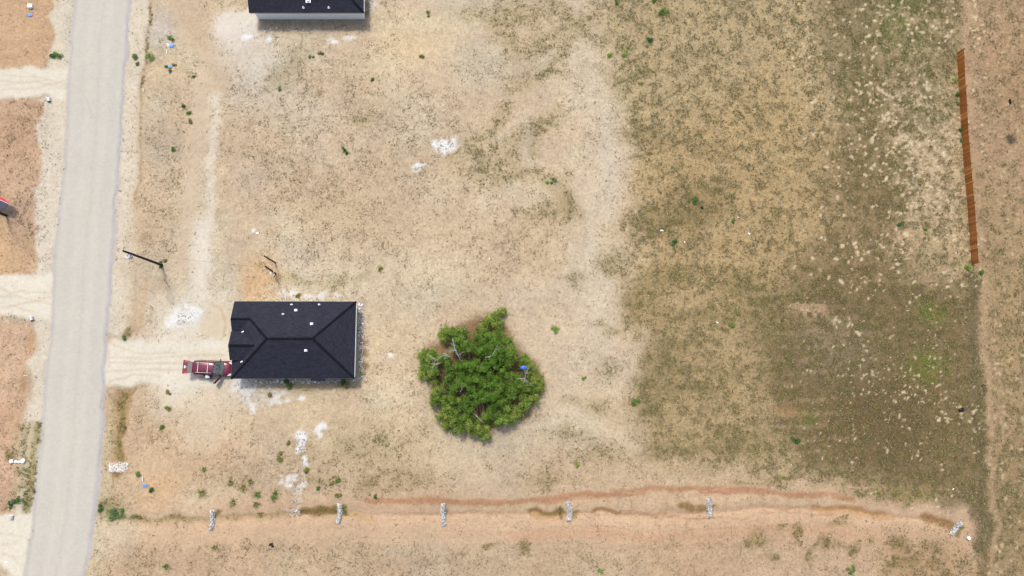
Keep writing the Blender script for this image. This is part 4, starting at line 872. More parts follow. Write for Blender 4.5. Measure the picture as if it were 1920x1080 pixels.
dead([(300, 395), (245, 385), (190, 420), (140, 380)], (3.3, 3.5, 3.5, 3.4), .035, 12, .7, 4)
dead([(850, 590), (860, 535), (880, 490)], (3.6, 3.9, 4.0), .035, 8, .7, 5)
dead([(800, 560), (850, 560), (905, 600)], (3.5, 3.8, 3.8), .03, 9, .8, 6)
dead([(545, 890), (510, 855), (485, 825)], (3.0, 3.3, 3.3), .03, 4, .6, 7)
dead([(560, 400), (610, 390), (640, 330)], (4.4, 4.6, 4.5), .028, 8, .8, 8)
dead([(370, 660), (385, 640)], (4.0, 4.2), .03, 3, .6, 9)
bp_ = TC_(846, 476, 3.9)
bag = MB(); rg = random.Random(4)
bag.loft([[(r_ * 1.25 * math.cos(t) * rg.uniform(.85, 1.15), r_ * .8 * math.sin(t) * rg.uniform(.85, 1.15), z) for t in [k * math.pi / 5 for k in range(10)]] for r_, z in ((.1, -.16), (.3, -.08), (.34, .04), (.22, .15), (.06, .19))])
bo_ = bag.build('plastic_bag', mat('blue_plastic', (.03, .13, .50), .35, var=.35, scale=6), smooth=False); bo_.location = bp_
tag(bo_, 'crumpled bright blue plastic bag caught high in the green thicket', 'bag')

# ------------------------------------------------------------------ wooden privacy fence
FB = [(1794.5, 99), (1796, 140), (1799, 190), (1804, 270), (1808.5, 330), (1815, 400), (1818, 450), (1821, 496)]
fp = [P(*q)[:2] for q in FB]; seg = [math.dist(fp[i], fp[i + 1]) for i in range(len(fp) - 1)]; tot_ = sum(seg)
def along(t):
    for i, s_ in enumerate(seg):
        if t <= s_ or i == len(seg) - 1:
            f = t / s_; a, b = fp[i], fp[i + 1]; return a[0] + (b[0] - a[0]) * f, a[1] + (b[1] - a[1]) * f, math.atan2(b[1] - a[1], b[0] - a[0])
        t -= s_
x0, y0, _ = along(tot_ / 2)
fence = empty('wooden_fence', (x0, y0, 0), 0, 'long brown wooden privacy fence along the east edge of the field', 'fence')
WOODS = [mat('cedar_%s' % nm, c, .8, var=.18, scale=3) for nm, c in (('dark', (.21, .066, .009)), ('mid', (.30, .100, .013)), ('warm', (.37, .130, .018)), ('pale', (.50, .225, .06)))]
HF = 1.52; nb_ = int(tot_ / .152); bases = []
for i, w in enumerate(WOODS):
    m = MB(); m.box((0, 0, HF / 2 + .03), (.138, .02, HF)); b_ = m.build('board', w, fence); bases.append(b_)
ii = 0
for k in range(nb_):
    t = (k + .5) * tot_ / nb_; x, y, a = along(t)
    w = random.choices(range(4), (3, 5, 3, .9))[0]
    if ii < 4: w, b_ = ii, bases[ii]
    else: b_ = bases[w].copy(); COL.objects.link(b_); b_.parent = fence
    ii += 1
    b_.location = (x - x0 + random.uniform(-.006, .006), y - y0, hz(x, y) - .02 + random.uniform(-.02, .02)); b_.rotation_euler = (0, 0, a)
for zz in (.35, .85, 1.35):
    m = MB(); pts = []
    for k in range(25):
        x, y, a = along(tot_ * k / 24); pts.append(Vector((x - x0 - math.sin(a) * .045, y - y0 + math.cos(a) * .045, hz(x, y) + zz)))
    m.tube(pts, .035, 4); m.build('rail', WOODS[1], fence)
pb = MB().box((0, 0, .78), (.09, .09, 1.56)).build('post', WOODS[0], fence)
npst = 12
for k in range(npst):
    q = pb if k == 0 else pb.copy()
    if k: COL.objects.link(q); q.parent = fence
    x, y, a = along(min(max(tot_ * k / (npst - 1), .05), tot_ - .05)); q.location = (x - x0 - math.sin(a) * .13, y - y0 + math.cos(a) * .13, hz(x, y)); q.rotation_euler = (0, 0, a)

# ------------------------------------------------------------------ poles, wires
POLEW = mat('creosote_wood', (.022, .009, .006), .9, var=.3, scale=4)
GREYM = mat('galvanised_grey', (.42, .45, .48), .5, metal=.2, var=.05)
CONDUIT = mat('grey_conduit', (.30, .31, .33), .5)
WIRE = mat('black_wire', (.05, .045, .04), .6)
def proj(p):
    c = ROT.T @ (np.array(p) - np.array([0, 0, CAM_H])); return 960 + FOC * c[0] / -c[2], 540 - FOC * c[1] / -c[2]
def pole_at(name, bu, bv, H, r0, r1, label, cat, lean=(0, 0), group=None):
    b = G(bu, bv); root = empty(name, b, 0, label, cat, group)
    MB().tube([(0, 0, -.3), (lean[0] * .5, lean[1] * .5, H / 2), (lean[0], lean[1], H)], [r0, (r0 + r1) / 2, r1], 12).build('shaft', POLEW, root, smooth=True)
    return root
def top_for(bu, bv, tu, tv, H):
    b = P(bu, bv); t = P(tu, tv, H); return t[0] - b[0], t[1] - b[1]
up_ = pole_at('utility_pole', 303.5, 497, 10.3, .17, .12, 'tall dark wooden utility pole with grey transformer beside the road', 'utility pole', top_for(303.5, 497, 231.5, 470.5, 10.3))
ub = np.array(up_.location)
def on_pole(z): l_ = top_for(303.5, 497, 231.5, 470.5, 10.3); return Vector((l_[0] * z / 10.3, l_[1] * z / 10.3, z))
q = on_pole(8.7); tp = Vector(P(242.6, 481.6, 8.9)) - Vector(ub)
tr = MB(); tr.tube([tp + Vector((0, 0, -.45)), tp + Vector((0, 0, .40))], .25, 16); tro = tr.build('transformer', GREYM, up_, smooth=False)
MB().tube([tp + Vector((0, 0, .40)), tp + Vector((0, 0, .46)), tp + Vector((0, 0, .52))], [.27, .26, .10], 16).build('lid', mat('pale_grey', (.58, .62, .66), .4, var=.04), tro)
MB().tube([tp + Vector((-.08, .05, .5)), tp + Vector((-.08, .05, .78))], [.05, .03], 8).build('bushing', WHITE_M, tro)
MB().box((q + tp) / 2, (.55, .08, .5), math.atan2((tp - q).y, (tp - q).x)).build('bracket', CONDUIT, up_)
for z_, a_ in ((10.1, .0), (9.6, 1.0), (9.2, .4)):
    c = on_pole(z_); MB().tube([c, c + Vector((.10 * math.cos(a_), .12, .16))], [.05, .035], 8).build('insulator', WHITE_M, up_)
c = on_pole(10.25); MB().tube([c, c + Vector((-.42, .06, .05))], .02, 6).build('pin', CONDUIT, up_)
c = on_pole(7.2); MB().box(c + Vector((.02, .14, 0)), (.22, .18, .3)).build('service_bracket', CONDUIT, up_)
m1 = pole_at('meter_post', 516, 492.5, 4.95, .10, .085, 'plain dark post standing north of its twin with the meter', 'post', top_for(516, 492.5, 495.3, 480, 4.95), 'pair of dark posts north of the house')
H2 = 4.6; l2 = top_for(516.5, 512.5, 497.2, 499.2, H2)
m2 = pole_at('meter_post', 516.5, 512.5, H2, .11, .095, 'dark post with electric meter box, south of the plain post', 'post', l2, 'pair of dark posts north of the house')
MB().box((l2[0] * .3 - .05, -.20, 1.45), (.32, .22, .55)).build('meter_box', GREYM, m2)
MB().tube([(l2[0] * .42, l2[1] * .42 - .14, 1.7), (l2[0] * .98, l2[1] * .98 - .13, H2 - .1)], .03, 8).build('conduit', CONDUIT, m2)
MB().tube([(l2[0] - .05, l2[1] - .13, H2 - .1), (l2[0] - .22, l2[1] - .2, H2 + .05), (l2[0] - .35, l2[1] - .15, H2 - .15)], .045, 8).build('weather_head', GREYM, m2)
MB().tube([(.05, 0, 1.1), (.10, .05, 1.25)], .08, 8).build('ground_clamp', WHITE_M, m2)
MB().tube([(.1, -.05, .04), (-.05, -.35, .03), (-.22, -.55, .03)], .05, 6).build('ground_cable', mat('rusty_pipe', (.10, .05, .02), .8), m2)
def wire(a, b, sag, label, r=.011):
    a, b = Vector(a), Vector(b); pts = [a.lerp(b, k / 20) - Vector((0, 0, sag * 4 * (k / 20) * (1 - k / 20))) for k in range(21)]
    tag(MB().tube(pts, r, 5).build('overhead_wire', WIRE), label, 'wire')
s0 = Vector(ub) + on_pole(7.2) + Vector((.05, .2, .1)); e0 = np.array(m2.location) + np.array([l2[0] - .2, l2[1] - .15, H2])
wire(s0, e0, .45, 'thin black service wire running from utility pole to the meter post')
lp = pole_at('utility_pole', 12, 404.5, 8.5, .16, .13, 'dark pole at the left edge of the photo below the navy lid', 'utility pole', top_for(12, 404.5, -70, 371, 8.5))
# navy and red canopy, mostly outside the frame
c0 = P(-12, 378, 0)
rb = empty('canopy', (c0[0], c0[1], hz(c0[0], c0[1])), 0, 'dark navy canopy with a red flap at the left edge beside a pole', 'canopy', None)
def crel(u, v, z): q = P(u, v, z); return Vector((q[0] - c0[0], q[1] - c0[1], z))
pan = [crel(-40, 357.5, 1.8), crel(15.6, 381.8, 1.8), crel(7.5, 391.6, 1.8), crel(0, 390.3, 1.8), crel(-40, 381, 1.8)]
MB().loft([[p - Vector((0, 0, .05)) for p in pan], pan]).build('roof_panel', mat('navy_panel', (.010, .013, .045), .5, var=.1), rb)
flp = [crel(-40, 357.3, 1.805), crel(15.5, 381.5, 1.805), crel(16.6, 380.3, 1.7), crel(8, 372.4, 1.6), crel(-40, 351, 1.6)]
MB().loft([[p - Vector((0, 0, .02)) for p in flp], flp]).build('flap', mat('red_cloth', (.46, .035, .04), .8, var=.12), rb)
MB().tube([crel(-40, 357.4, 1.815), crel(15.6, 381.7, 1.815)], .022, 6).build('edge_tube', PVC0 := mat('white_tube', (.75, .72, .74), .4), rb)
for uv in ((-36, 360), (12, 382.5), (6, 389.5), (-36, 380)):
    q = crel(*uv, 1.76); MB().tube([(q.x, q.y, -.05), q], .03, 6).build('leg', GREYM, rb)
# steel fence post on the property line
b = G(1840, 722.5); tp_ = empty('fence_post', b, 0, 'lone thin steel fence post on the east property line', 'fence post')
MB().box((0, 0, .58), (.05, .03, 1.2)).box((.03, 0, .58), (.02, .05, 1.2)).build('post', mat('rusted_steel', (.05, .03, .02), .8), tp_)
# ------------------------------------------------------------------ stones
STONE = attr_mat('stone', 'tone', .9)
_ph = (1 + 5 ** .5) / 2
ICO = np.array([(-1, _ph, 0), (1, _ph, 0), (-1, -_ph, 0), (1, -_ph, 0), (0, -1, _ph), (0, 1, _ph), (0, -1, -_ph), (0, 1, -_ph), (_ph, 0, -1), (_ph, 0, 1), (-_ph, 0, -1), (-_ph, 0, 1)]) / 1.9
ICF = np.array([(0, 11, 5), (0, 5, 1), (0, 1, 7), (0, 7, 10), (0, 10, 11), (1, 5, 9), (5, 11, 4), (11, 10, 2), (10, 7, 6), (7, 1, 8), (3, 9, 4), (3, 4, 2), (3, 2, 6), (3, 6, 8), (3, 8, 9), (4, 9, 5), (2, 4, 11), (6, 2, 10), (8, 6, 7), (9, 8, 1)])
def stones(name, pos, rad, colour, parent=None, seed=1, flat=.75, kind='stuff'):
    g = np.random.default_rng(seed); n = len(pos); pos = np.array(pos); rad = np.array(rad)
    jit = g.uniform(.7, 1.2, (n, 12, 1)); ax = g.uniform(.7, 1.3, (n, 1, 3)) * np.array([1, 1, flat]); th = g.uniform(0, 6.28, n)
    V = ICO[None] * jit * ax * rad[:, None, None]
    c, s = np.cos(th)[:, None], np.sin(th)[:, None]; V = np.stack([V[..., 0] * c - V[..., 1] * s, V[..., 0] * s + V[..., 1] * c, V[..., 2]], -1) + pos[:, None, :]
    F = (ICF[None] + np.arange(n)[:, None, None] * 12).reshape(-1, 3)
    col = np.array(colour)[g.integers(0, len(colour), n)] * g.uniform(.75, 1.15, (n, 1))
    return soup(name, V.reshape(-1, 3), F, np.repeat(np.clip(col, 0, .8), 12, 0), STONE, parent=parent, kind=kind)
LIME = [(.50, .49, .46), (.40, .40, .39), (.58, .55, .50), (.27, .27, .27)]
LABS = ['westmost grey rock check dam across the drainage swale, closest to the road', 'curved rock check dam with dark weedy water trace on its left', 'straight rock check dam below the left side of the green thicket', 'bowed rock check dam below the right side of the green thicket', 'rock check dam on the red clay stretch of the swale', 'slanted rock check dam at the eastern end of the swale']
DAMS = [[(398, 956), (397.5, 975), (396.5, 994)], [(635.5, 944), (637, 962), (633, 981)], [(831, 944), (831, 965), (832.5, 986)], [(1063.5, 940), (1068, 958), (1067, 977)], [(1329, 934), (1330.5, 952), (1331, 970)], [(1803, 979), (1793, 991), (1783, 1003)]]
for k, (pts, lab) in enumerate(zip(DAMS, LABS)):
    g = np.random.default_rng(40 + k); c0 = G(*pts[1]); root = empty('rock_check_dam', c0, 0, lab, 'check dam', 'rock check dams across the swale')
    pos, rad = [], []
    for i in range(420):
        t = g.random(); a, b, c = [np.array(q_) for q_ in pts]; uv = (1 - t) ** 2 * a + 2 * t * (1 - t) * (2 * b - (a + c) / 2) + t * t * c
        tg_ = c - a; nrm = np.array([-tg_[1], tg_[0]]) / np.hypot(*tg_); w = g.uniform(-1, 1); uv = uv + nrm * w * 4.3
        q_ = P(*uv); hgt_ = .42 * (1 - abs(w) ** 2.2) * min(1, 8 * t + .3, 8 * (1 - t) + .3)
        pos.append((q_[0] - c0.x, q_[1] - c0.y, max(hz(q_[0], q_[1]), c0.z) - c0.z + hgt_ * (g.random() ** .35))); rad.append(g.uniform(.055, .12))
    stones('stones', pos, rad, LIME, root, 60 + k)
# crushed white stone at the ditch outlet
g = np.random.default_rng(77); c0 = G(222, 876); root = empty('stone_pile', c0, 0, 'flat bed of crushed white stone at the ditch beside the road', 'stone pile')
pos = []
for i in range(520):
    u, v = g.uniform(204, 240), g.uniform(868, 885) + g.normal(0, 1.0); q_ = P(u + g.normal(0, .8), v); pos.append((q_[0] - c0.x, q_[1] - c0.y, hz(q_[0], q_[1]) - c0.z + .03))
stones('stones', pos, g.uniform(.04, .09, 520), [(.72, .68, .62), (.62, .58, .52), (.45, .42, .38)], root, 78)
rl = ['round white boulder at the left end of the rock row', 'flat elongated white rock second in the row', 'small white rock third in the row', 'tall white boulder at the right end of the rock row']
for k, (u, v, r) in enumerate(((22.5, 865, .30), (31, 865.5, .24), (37, 865.5, .22), (44, 865, .30))):
    p_ = G(u, v); o = stones('white_rock', [(0, 0, r * .5), (r * .3, -r * .2, r * .4)], [r, r * .8], [(.80, .78, .75)], None, 90 + k, kind='thing'); o.location = p_
    tag(o, rl[k], 'rock', 'row of white rocks in the left verge')
# builders' rubble, chips and scattered pebbles
g = np.random.default_rng(8); pos, rad = [], []
def throw(n, u0, u1, v0, v1, lo, hi):
    for _ in range(n):
        q_ = P(g.uniform(u0, u1), g.uniform(v0, v1)); pos.append((q_[0], q_[1], hz(q_[0], q_[1]) + lo * .4)); rad.append(lo + (hi - lo) * g.random() ** 3)
throw(420, 672, 681, 570, 716, .03, .20); throw(60, 681, 690, 600, 716, .03, .14); throw(300, 500, 670, 711, 719, .03, .16); throw(160, 440, 520, 712, 730, .03, .14); throw(120, 520, 560, 552, 563, .03, .10); throw(100, 560, 650, 556, 564, .03, .12)
throw(260, 487, 688, 48, 60, .03, .12); throw(120, 684, 700, -10, 22, .03, .14); throw(60, 560, 690, 58, 80, .03, .08)
throw(50, 545, 560, 908, 966, .05, .14); throw(90, 540, 562, 955, 968, .04, .12); throw(60, 555, 576, 812, 848, .05, .16); throw(40, 330, 365, 584, 608, .05, .15); throw(50, 824, 850, 262, 280, .04, .14); throw(26, 44, 56, 694, 718, .04, .14)
throw(160, 230, 900, 60, 900, .02, .06); throw(60, 1200, 1800, 100, 900, .02, .05)
stones('rubble', pos, rad, [(.50, .48, .46), (.66, .65, .64), (.36, .34, .33), (.28, .23, .18), (.42, .37, .32)], None, 9, .5)
# ------------------------------------------------------------------ small fixtures
BLUE = mat('blue_lid', (.06, .28, .80), .45, var=.08); OLIVEP = mat('grey_green_lid', (.17, .20, .15), .6); PVC = mat('white_pvc', (.82, .82, .80), .4, var=.02); STAKEW = mat('weathered_stake', (.10, .07, .05), .9)
def meter_box(u, v, rz, lidside, label):
    r = empty('water_meter_box', G(u, v), rz, label, 'meter box', 'blue water meter boxes along the verges')
    m = MB(); m.box((0, 0, .05), (.46, .32, .16)); m.build('box', BLUE, r)
    MB().box((.02, 0, .135), (.20, .10, .015)).build('reader_flap', mat('deep_blue', (.02, .10, .42), .5), r)
    if lidside: MB().box((lidside * .42, .03, .03), (.30, .24, .05)).build('lid', OLIVEP, r)
meter_box(57.6, 29, 0, -1, 'blue water meter box on orange sand at the top left'); meter_box(321.5, 86.3, .1, 1, 'blue water meter box beside a broken white panel'); meter_box(319.5, 125, -.2, 0, 'blue water meter box sunk in a ring of green weeds'); meter_box(271.4, 911, 0, 1, 'blue water meter box near the lower left rock bed')
def stick(name, a, b, z0, z1, r, m, label, cat):
    p, q = P(*a, z0), P(*b, z1); o = MB().tube([p, q], r, 6).build(name, m); tag(o, label, cat); return o
r = empty('utility_pedestal', G(58.5, 13), 0, 'square white utility pedestal on orange sand at the top left', 'pedestal')
MB().box((0, 0, .18), (.60, .48, .40)).build('cabinet', PVC, r); MB().box((.08, -.04, .385), (.26, .22, .02)).build('hatch', GREYM, r); MB().box((.06, -.28, .12), (.24, .14, .2)).build('step', GREYM, r)
stick('wooden_stake', (54, 10), (47, 4.5), .05, .7, .035, STAKEW, 'thin dark wooden stake leaning beside the white pedestal', 'stake')
r = empty('broken_panel', G(316, 86.5), -.7, 'tilted broken white panel leaning beside a blue meter box', 'panel')
MB().loft([[(-.28, -.12, 0), (.28, -.12, 0), (.28, -.08, .02), (-.28, -.08, .02)], [(-.28, .12, .3), (.2, .12, .3), (.2, .16, .3), (-.28, .16, .3)]]).build('sheet', PVC, r)
stick('wooden_stake', (322, 68), (318.5, 61), .05, .7, .03, STAKEW, 'thin dark stake rising behind a green weed near the top house', 'stake')
stick('plastic_pipe', (312.5, 101), (313, 92), .04, .10, .05, PVC, 'short white pipe lying between the two blue meter boxes', 'pipe')
stick('plastic_pipe', (270, 172), (268.3, 166), .06, .3, .07, PVC, 'short white pipe in the weedy line by the road', 'pipe')
stick('plastic_pipe', (267.6, 902), (267, 894.5), .06, .25, .08, PVC, 'white pipe stub beside a green weed at lower left', 'pipe')
def culvert(u, v, az, label):
    r = empty('culvert_pipe', G(u, v, .15), az, label, 'culvert', 'grey culvert ends at the west driveways')
    MB().tube([(-.25, 0, 0), (.22, 0, 0)], .24, 14, cap=False).build('pipe', GREYM, r); MB().tube([(.18, 0, 0), (.24, 0, 0)], .262, 14).build('rim', PVC, r)
culvert(92.5, 188, 1.9, 'grey culvert pipe end below the upper left driveway'); culvert(60, 597.5, 1.9, 'grey culvert pipe end below the middle left driveway'); culvert(22.5, 969.5, 1.5, 'grey culvert pipe end above the bottom left driveway')
def scrap(u, v, s, label, rz=0.0):
    o = MB().loft([[(-s, -s * .4, 0), (s, -s * .5, 0), (s * .9, s * .4, 0), (-s * .8, s * .5, 0)], [(-s * .8, -s * .3, s * .3), (s * .8, -s * .3, s * .35), (s * .7, s * .3, s * .25), (-s * .6, s * .3, s * .3)]]).build('white_scrap', PVC); o.location = G(u, v); o.rotation_euler = (0, 0, rz)
    tag(o, label, 'scrap')
scrap(1241, 432, .24, 'white scrap in the grass northwest of a dark green weed'); scrap(1345, 604.5, .16, 'white scrap in the middle of the mown field', -.6); scrap(1384, 407.5, .12, 'tiny white scrap beside a small green weed'); scrap(1787, 917, .16, 'white scrap in dark grass near the swale end', .4); scrap(482.5, 437, .2, 'white scrap on bare sand above the two posts'); scrap(1283.5, 454, .12, 'thin white scrap just east of a green weed', 1.0); scrap(1405, 438, .2, 'white scrap in a grey patch of the field', -.7); scrap(917.5, 485, .12, 'tiny pale scrap on the open sand right of centre', 1.3); scrap(11, 1054, .18, 'white scrap on the bottom left driveway', .3)
r = empty('bucket', G(1814, 1008), 0, 'white bucket near the slanted rock dam', 'bucket'); MB().tube([(0, 0, 0), (0, 0, .34)], [.17, .21], 14, cap=False).build('pail', PVC, r); MB().tube([(0, 0, .33), (0, 0, .36)], .225, 14).build('lid', WHITE_M, r)
b_ = MB().box((0, 0, .05), (.85, .28, .05)).build('board', mat('grey_board', (.44, .44, .44), .8)); b_.location = G(532.5, 718.6, .05); b_.rotation_euler = (.05, 0, -.55); tag(b_, 'loose grey board lying in the weeds south of the house', 'board')
# ------------------------------------------------------------------ weeds one by one
def weed(u, v, dia, tone, label, kind='weed', high=.45, seed=None):
    g = np.random.default_rng(int(u * 7 + v)); R_ = dia * PXM / 2; c = G(u, v)
    TONES = {'dark': (.055, .130, .030), 'green': (.105, .19, .034), 'light': (.17, .28, .045), 'olive': (.19, .19, .055), 'dry': (.14, .12, .085), 'black': (.03, .028, .02), 'sage': (.17, .21, .14)}
    base = np.array(TONES[tone])
    if kind == 'tussock':
        n = 46; az = g.uniform(0, 6.283, n); el = g.uniform(.25, 1.2, n); ln = R_ * g.uniform(.5, 1.7, n); w = .02 + .015 * g.random(n)
        b0 = np.stack([np.cos(az) * .05, np.sin(az) * .05, np.zeros(n)], -1); d = np.stack([np.cos(az) * np.cos(el), np.sin(az) * np.cos(el), np.sin(el)], -1) * ln[:, None] * 1.1
        s = np.stack([-np.sin(az), np.cos(az), np.zeros(n)], -1) * w[:, None]; tip = b0 + d; tip[:, 2] *= .7
        V = np.stack([b0 - s, b0 + s, b0 * .5 + tip * .5 + s * .9 + [0, 0, .05], tip, b0 * .5 + tip * .5 - s * .9 + [0, 0, .05]], 1).reshape(-1, 3); q_ = np.arange(n)[:, None] * 5
        F = np.concatenate([q_ + [[0, 1, 2]], q_ + [[0, 2, 4]], q_ + [[4, 2, 3]]]); C = np.repeat(base * g.uniform(.6, 1.4, (n, 1)), 5, 0)
        o = soup('grass_tussock', V, F, C, LEAF)
        o.location = c; tag(o, label, 'grass'); return o
    n = int(120 + 240 * R_); k = max(3, int(R_ * 9)); cc = g.normal(0, .5, (k, 2)) * R_; w_ = g.integers(0, k, n)
    x, y = cc[w_, 0] + g.normal(0, .26, n) * R_, cc[w_, 1] + g.normal(0, .26, n) * R_; rr_ = np.hypot(x, y) / R_
    z = high * np.clip(1.1 - rr_ * .7, .1, 1) * g.uniform(.35, 1, n); ctr = np.stack([x, y, z], -1)
    a1 = np.stack([g.normal(0, 1, n), g.normal(0, 1, n), g.normal(0, .35, n)], -1); a1 /= np.linalg.norm(a1, axis=1, keepdims=True); nr = g.normal(0, .5, (n, 3)) + [0, 0, 1]; a2 = np.cross(nr, a1); a2 /= np.linalg.norm(a2, axis=1, keepdims=True)
    ln = g.uniform(.05, .11, (n, 1)) * (1.4 if tone == 'sage' else 1); V = np.stack([ctr - a1 * ln, ctr + a2 * ln * .45, ctr + a1 * ln, ctr - a2 * ln * .45], 1).reshape(-1, 3)
    C = np.repeat(base * g.uniform(.55, 1.5, (n, 1)), 4, 0); F = np.arange(n * 4).reshape(-1, 4)
    name = 'dry_bush' if tone in ('dry', 'black') else 'weed_bush'
    root = empty(name, c, 0, label, 'bush' if name == 'dry_bush' else 'weed')
    soup('foliage', V, F, C, LEAF, parent=root)
    m = MB()
    for i in g.integers(0, n, 7): m.tube([(0, 0, -.03), tuple(ctr[i] * .9)], [.014, .006], 4)
    m.build('stem', BARK, root)
    return root
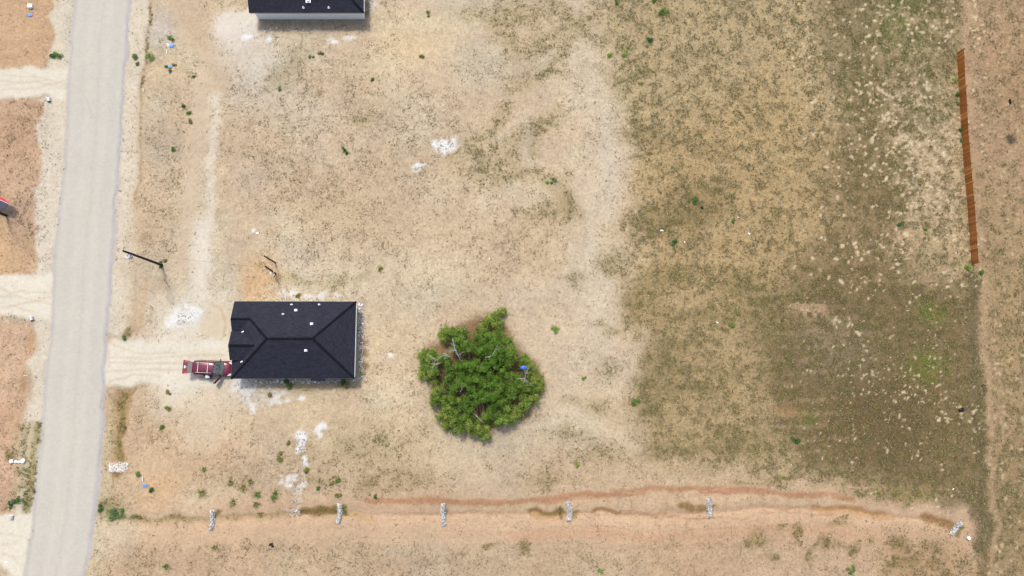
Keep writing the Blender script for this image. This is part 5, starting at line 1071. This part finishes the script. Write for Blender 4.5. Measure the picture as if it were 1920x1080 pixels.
WEEDS = [(648, 282, 13, 'dark', 'dark green weed alone on open sand, left of the white lime spill'), (1040, 341, 13, 'green', 'larger green weed of a pair on the pale dusty strip'), (1025, 343, 9, 'light', 'smaller bright weed at the left of the dusty strip pair'), (1301, 377, 19, 'dark', 'widest dark green bush in the middle of the field'), (1266, 453, 14, 'dark', 'dark green weed below the wide field bush'), (1241, 22, 22, 'green', 'large green bush near the top edge of the field'), (1220, 74, 15, 'dark', 'dark green weed below the large top bush'), (1190, 754, 16, 'green', 'bright green weed at the field border right of the thicket'), (1493, 824, 17, 'dark', 'dark green weed at the lower middle of the field'), (1044, 621, 15, 'light', 'light green weed right above the thicket'), (1155, 4, 13, 'green', 'green weed at the top edge, left of the large bush'), (1226, 1, 12, 'green', 'small weed at the top edge touching the large bush'), (323, 74, 14, 'green', 'green weed above the broken white panel'), (256, 108, 15, 'green', 'green roadside weed nearest the road at upper left'), (279, 107, 19, 'light', 'wider light weed right of the roadside weed'), (258, 120, 8, 'olive', 'low olive weed under the roadside weed'), (319.5, 133, 9, 'olive', 'olive weed just below the sunken blue meter box'), (326, 123, 8, 'olive', 'olive weed right of the sunken blue meter box'), (312, 126, 7, 'green', 'little weed left of the sunken blue meter box'), (110, 104, 20, 'green', 'green weed clump left of the road above the driveway'), (99, 107, 14, 'dark', 'dark weed at the left end of the roadside clump'), (325, 280, 11, 'green', 'small green weed on the verge above the vehicle track'), (345, 199, 9, 'dark', 'small dark weed upper of a verge pair'), (354, 213, 9, 'green', 'green weed lower of a verge pair'), (358, 226, 12, 'olive', 'faded weed below the verge pair'), (363, 145, 7, 'green', 'little weed below the upper meter boxes'), (302, 495, 11, 'dark', 'dark weed at the foot of the utility pole'), (310, 489, 8, 'olive', 'olive weed right of the utility pole foot'), (235, 632, 11, 'green', 'green weed at the corner of the right driveway'), (209, 958, 30, 'green', 'big leafy weed beside the road at the lower left'), (214, 958, 14, 'sage', 'silvery weed inside the big leafy roadside weed'), (188, 953, 13, 'dark', 'dark weed at the road edge left of the leafy weed'), (228, 962, 17, 'green', 'green weed right of the big leafy roadside weed'), (256, 966, 13, 'olive', 'olive weed right of the lower left weed clump'), (22, 941, 15, 'dark', 'dark leafy weed left of the road near the lower culvert'), (24, 941, 10, 'sage', 'silvery leafed weed within the dark leafy weed'), (42, 940, 20, 'dark', 'dark weed between silvery weed and the road'), (262, 891, 13, 'green', 'green weed above the lower left blue meter box'), (283, 918, 12, 'dark', 'dark green weed below the lower left blue meter box'), (314, 768, 12, 'olive', 'olive weed below the right driveway'), (314, 738, 10, 'olive', 'olive weed at the lower edge of the right driveway'), (304, 800, 10, 'green', 'green weed on the orange sand below the driveway'), (1376, 414, 11, 'green', 'small green weed right of the wide field bush'), (1690, 424, 13, 'dark', 'dark green weed near the middle of the fence'), (1734, 430, 8, 'green', 'little green weed between the dark weed and fence'), (1597, 1070, 16, 'green', 'green weed at the bottom edge near the right corner'), (1145, 104, 13, 'light', 'left light green weed of a pair on field edge'), (1171, 103, 14, 'light', 'right light green weed of a pair on field edge'), (1372, 610, 11, 'green', 'green weed in the mown rows near the white scrap'), (1081, 871, 9, 'light', 'light green weed above the red clay band'), (1127, 1072, 11, 'light', 'light green weed at the bottom edge of the sand'), (1094, 709, 9, 'light', 'light weed on the sand right of the thicket'), (540, 27, 1, 'dry', ''), (802, 26, 11, 'olive', 'olive weed on the sand right of the top house'), (792, 107, 11, 'olive', 'flat olive weed below the tan scraped sand'), (584, 107, 8, 'green', 'small green weed below the top house'), (602, 99, 10, 'olive', 'olive weed right of the small one below the top house'), (698, 149, 8, 'green', 'small green weed in the sand below the top house corner'), (523, 168, 8, 'sage', 'grey weed on pale ground below the lime patch'), (713, 504, 10, 'olive', 'olive weed on the sand above the house'), (634, 929, 12, 'olive', 'olive weed above the curved rock dam'), (703, 932, 9, 'dark', 'dark weed on the sand before the clay band'), (1792.6, 151, 10, 'light', 'light weed at the north end of the fence foot'), (1792.6, 178, 12, 'dark', 'dark weed at the fence foot, upper one'), (1796, 196, 11, 'olive', 'olive weed at the fence foot below the dark one'), (1801, 245, 13, 'dark', 'darkest weed at the middle of the fence foot'), (1802.5, 263, 10, 'green', 'weed at the fence foot below the darkest one'), (1797, 112, 8, 'olive', 'olive weed at the top corner of the fence'), (1894, 262, 22, 'dry', 'grey dry bush east of the wooden fence'), (1891, 190, 10, 'black', 'dark dead bush east of the fence top'), (1803, 769, 11, 'black', 'blackish dead bush on bare soil by the property line'), (511, 1022, 8, 'black', 'dark dead bush on the sand below the swale'), (1316, 390, 5, 'black', 'tiny dark bush under the wide field bush'), (1650, 640, 1, 'dry', ''), (1838, 510, 14, 'green', 'green weed just below the fence end'), (1815, 503, 14, 'light', 'light weed at the lower fence corner'), (538, 722, 16, 'green', 'green weed beside the loose grey board'), (538, 712, 12, 'dark', 'dark weed against the south wall of the house'), (640, 716, 16, 'dark', 'dark weed near the southeast corner of the house'), (650, 722, 12, 'olive', 'olive weed below the southeast corner weed'), (506, 742, 12, 'olive', 'olive weed among white lime south of the house'), (560, 555, 10, 'olive', 'olive weed against the north eave of the house'), (679, 700, 8, 'light', 'light weed in rubble at the southeast house corner'), (525, 862, 14, 'olive', 'olive weed left of the white trail'), (527, 850, 8, 'olive', 'small olive weed above the one by the white trail'), (541, 828, 10, 'olive', 'olive weed left of the white lime blob'), (574, 883, 14, 'olive', 'olive weed right of the white trail'), (597, 916, 11, 'green', 'green weed above the dark swale pool'), (632, 902, 14, 'green', 'green weed two steps above the curved dam'), (621, 909, 10, 'olive', 'olive weed left of the green one above curved dam')]
for u, v, d_, t_, lab in WEEDS:
    if lab: weed(u, v, d_ * .95, t_, lab, high=min(.7, .12 + d_ * .025))
TUSS = [(379, 925, 18, 'olive', 'star shaped grass tussock on a pale patch at lower left'), (438, 942, 16, 'olive', 'grass tussock above the westmost rock dam'), (433, 906, 13, 'olive', 'grass tussock upper left of the tussock cluster'), (456, 914, 17, 'olive', 'broad grass tussock in the middle of the cluster'), (470, 903, 14, 'olive', 'grass tussock at the top of the cluster'), (483, 927, 16, 'green', 'greenest grass tussock of the cluster'), (481, 945, 14, 'olive', 'grass tussock below the greenest one'), (515, 927, 18, 'green', 'tall grass tussock at the right of the cluster'), (513, 936, 12, 'olive', 'grass tussock just under the tall right one'), (487, 965, 12, 'olive', 'grass tussock on the swale edge'), (393, 1004, 1, 'olive', ''), (312, 1063, 12, 'green', 'star shaped grass tussock at the bottom left'), (404, 1026, 12, 'olive', 'grass tussock on speckled sand below the swale'), (383, 880, 10, 'green', 'small grass tussock right of the orange sand')]
for u, v, d_, t_, lab in TUSS:
    if lab: weed(u, v, d_, t_, lab, 'tussock')
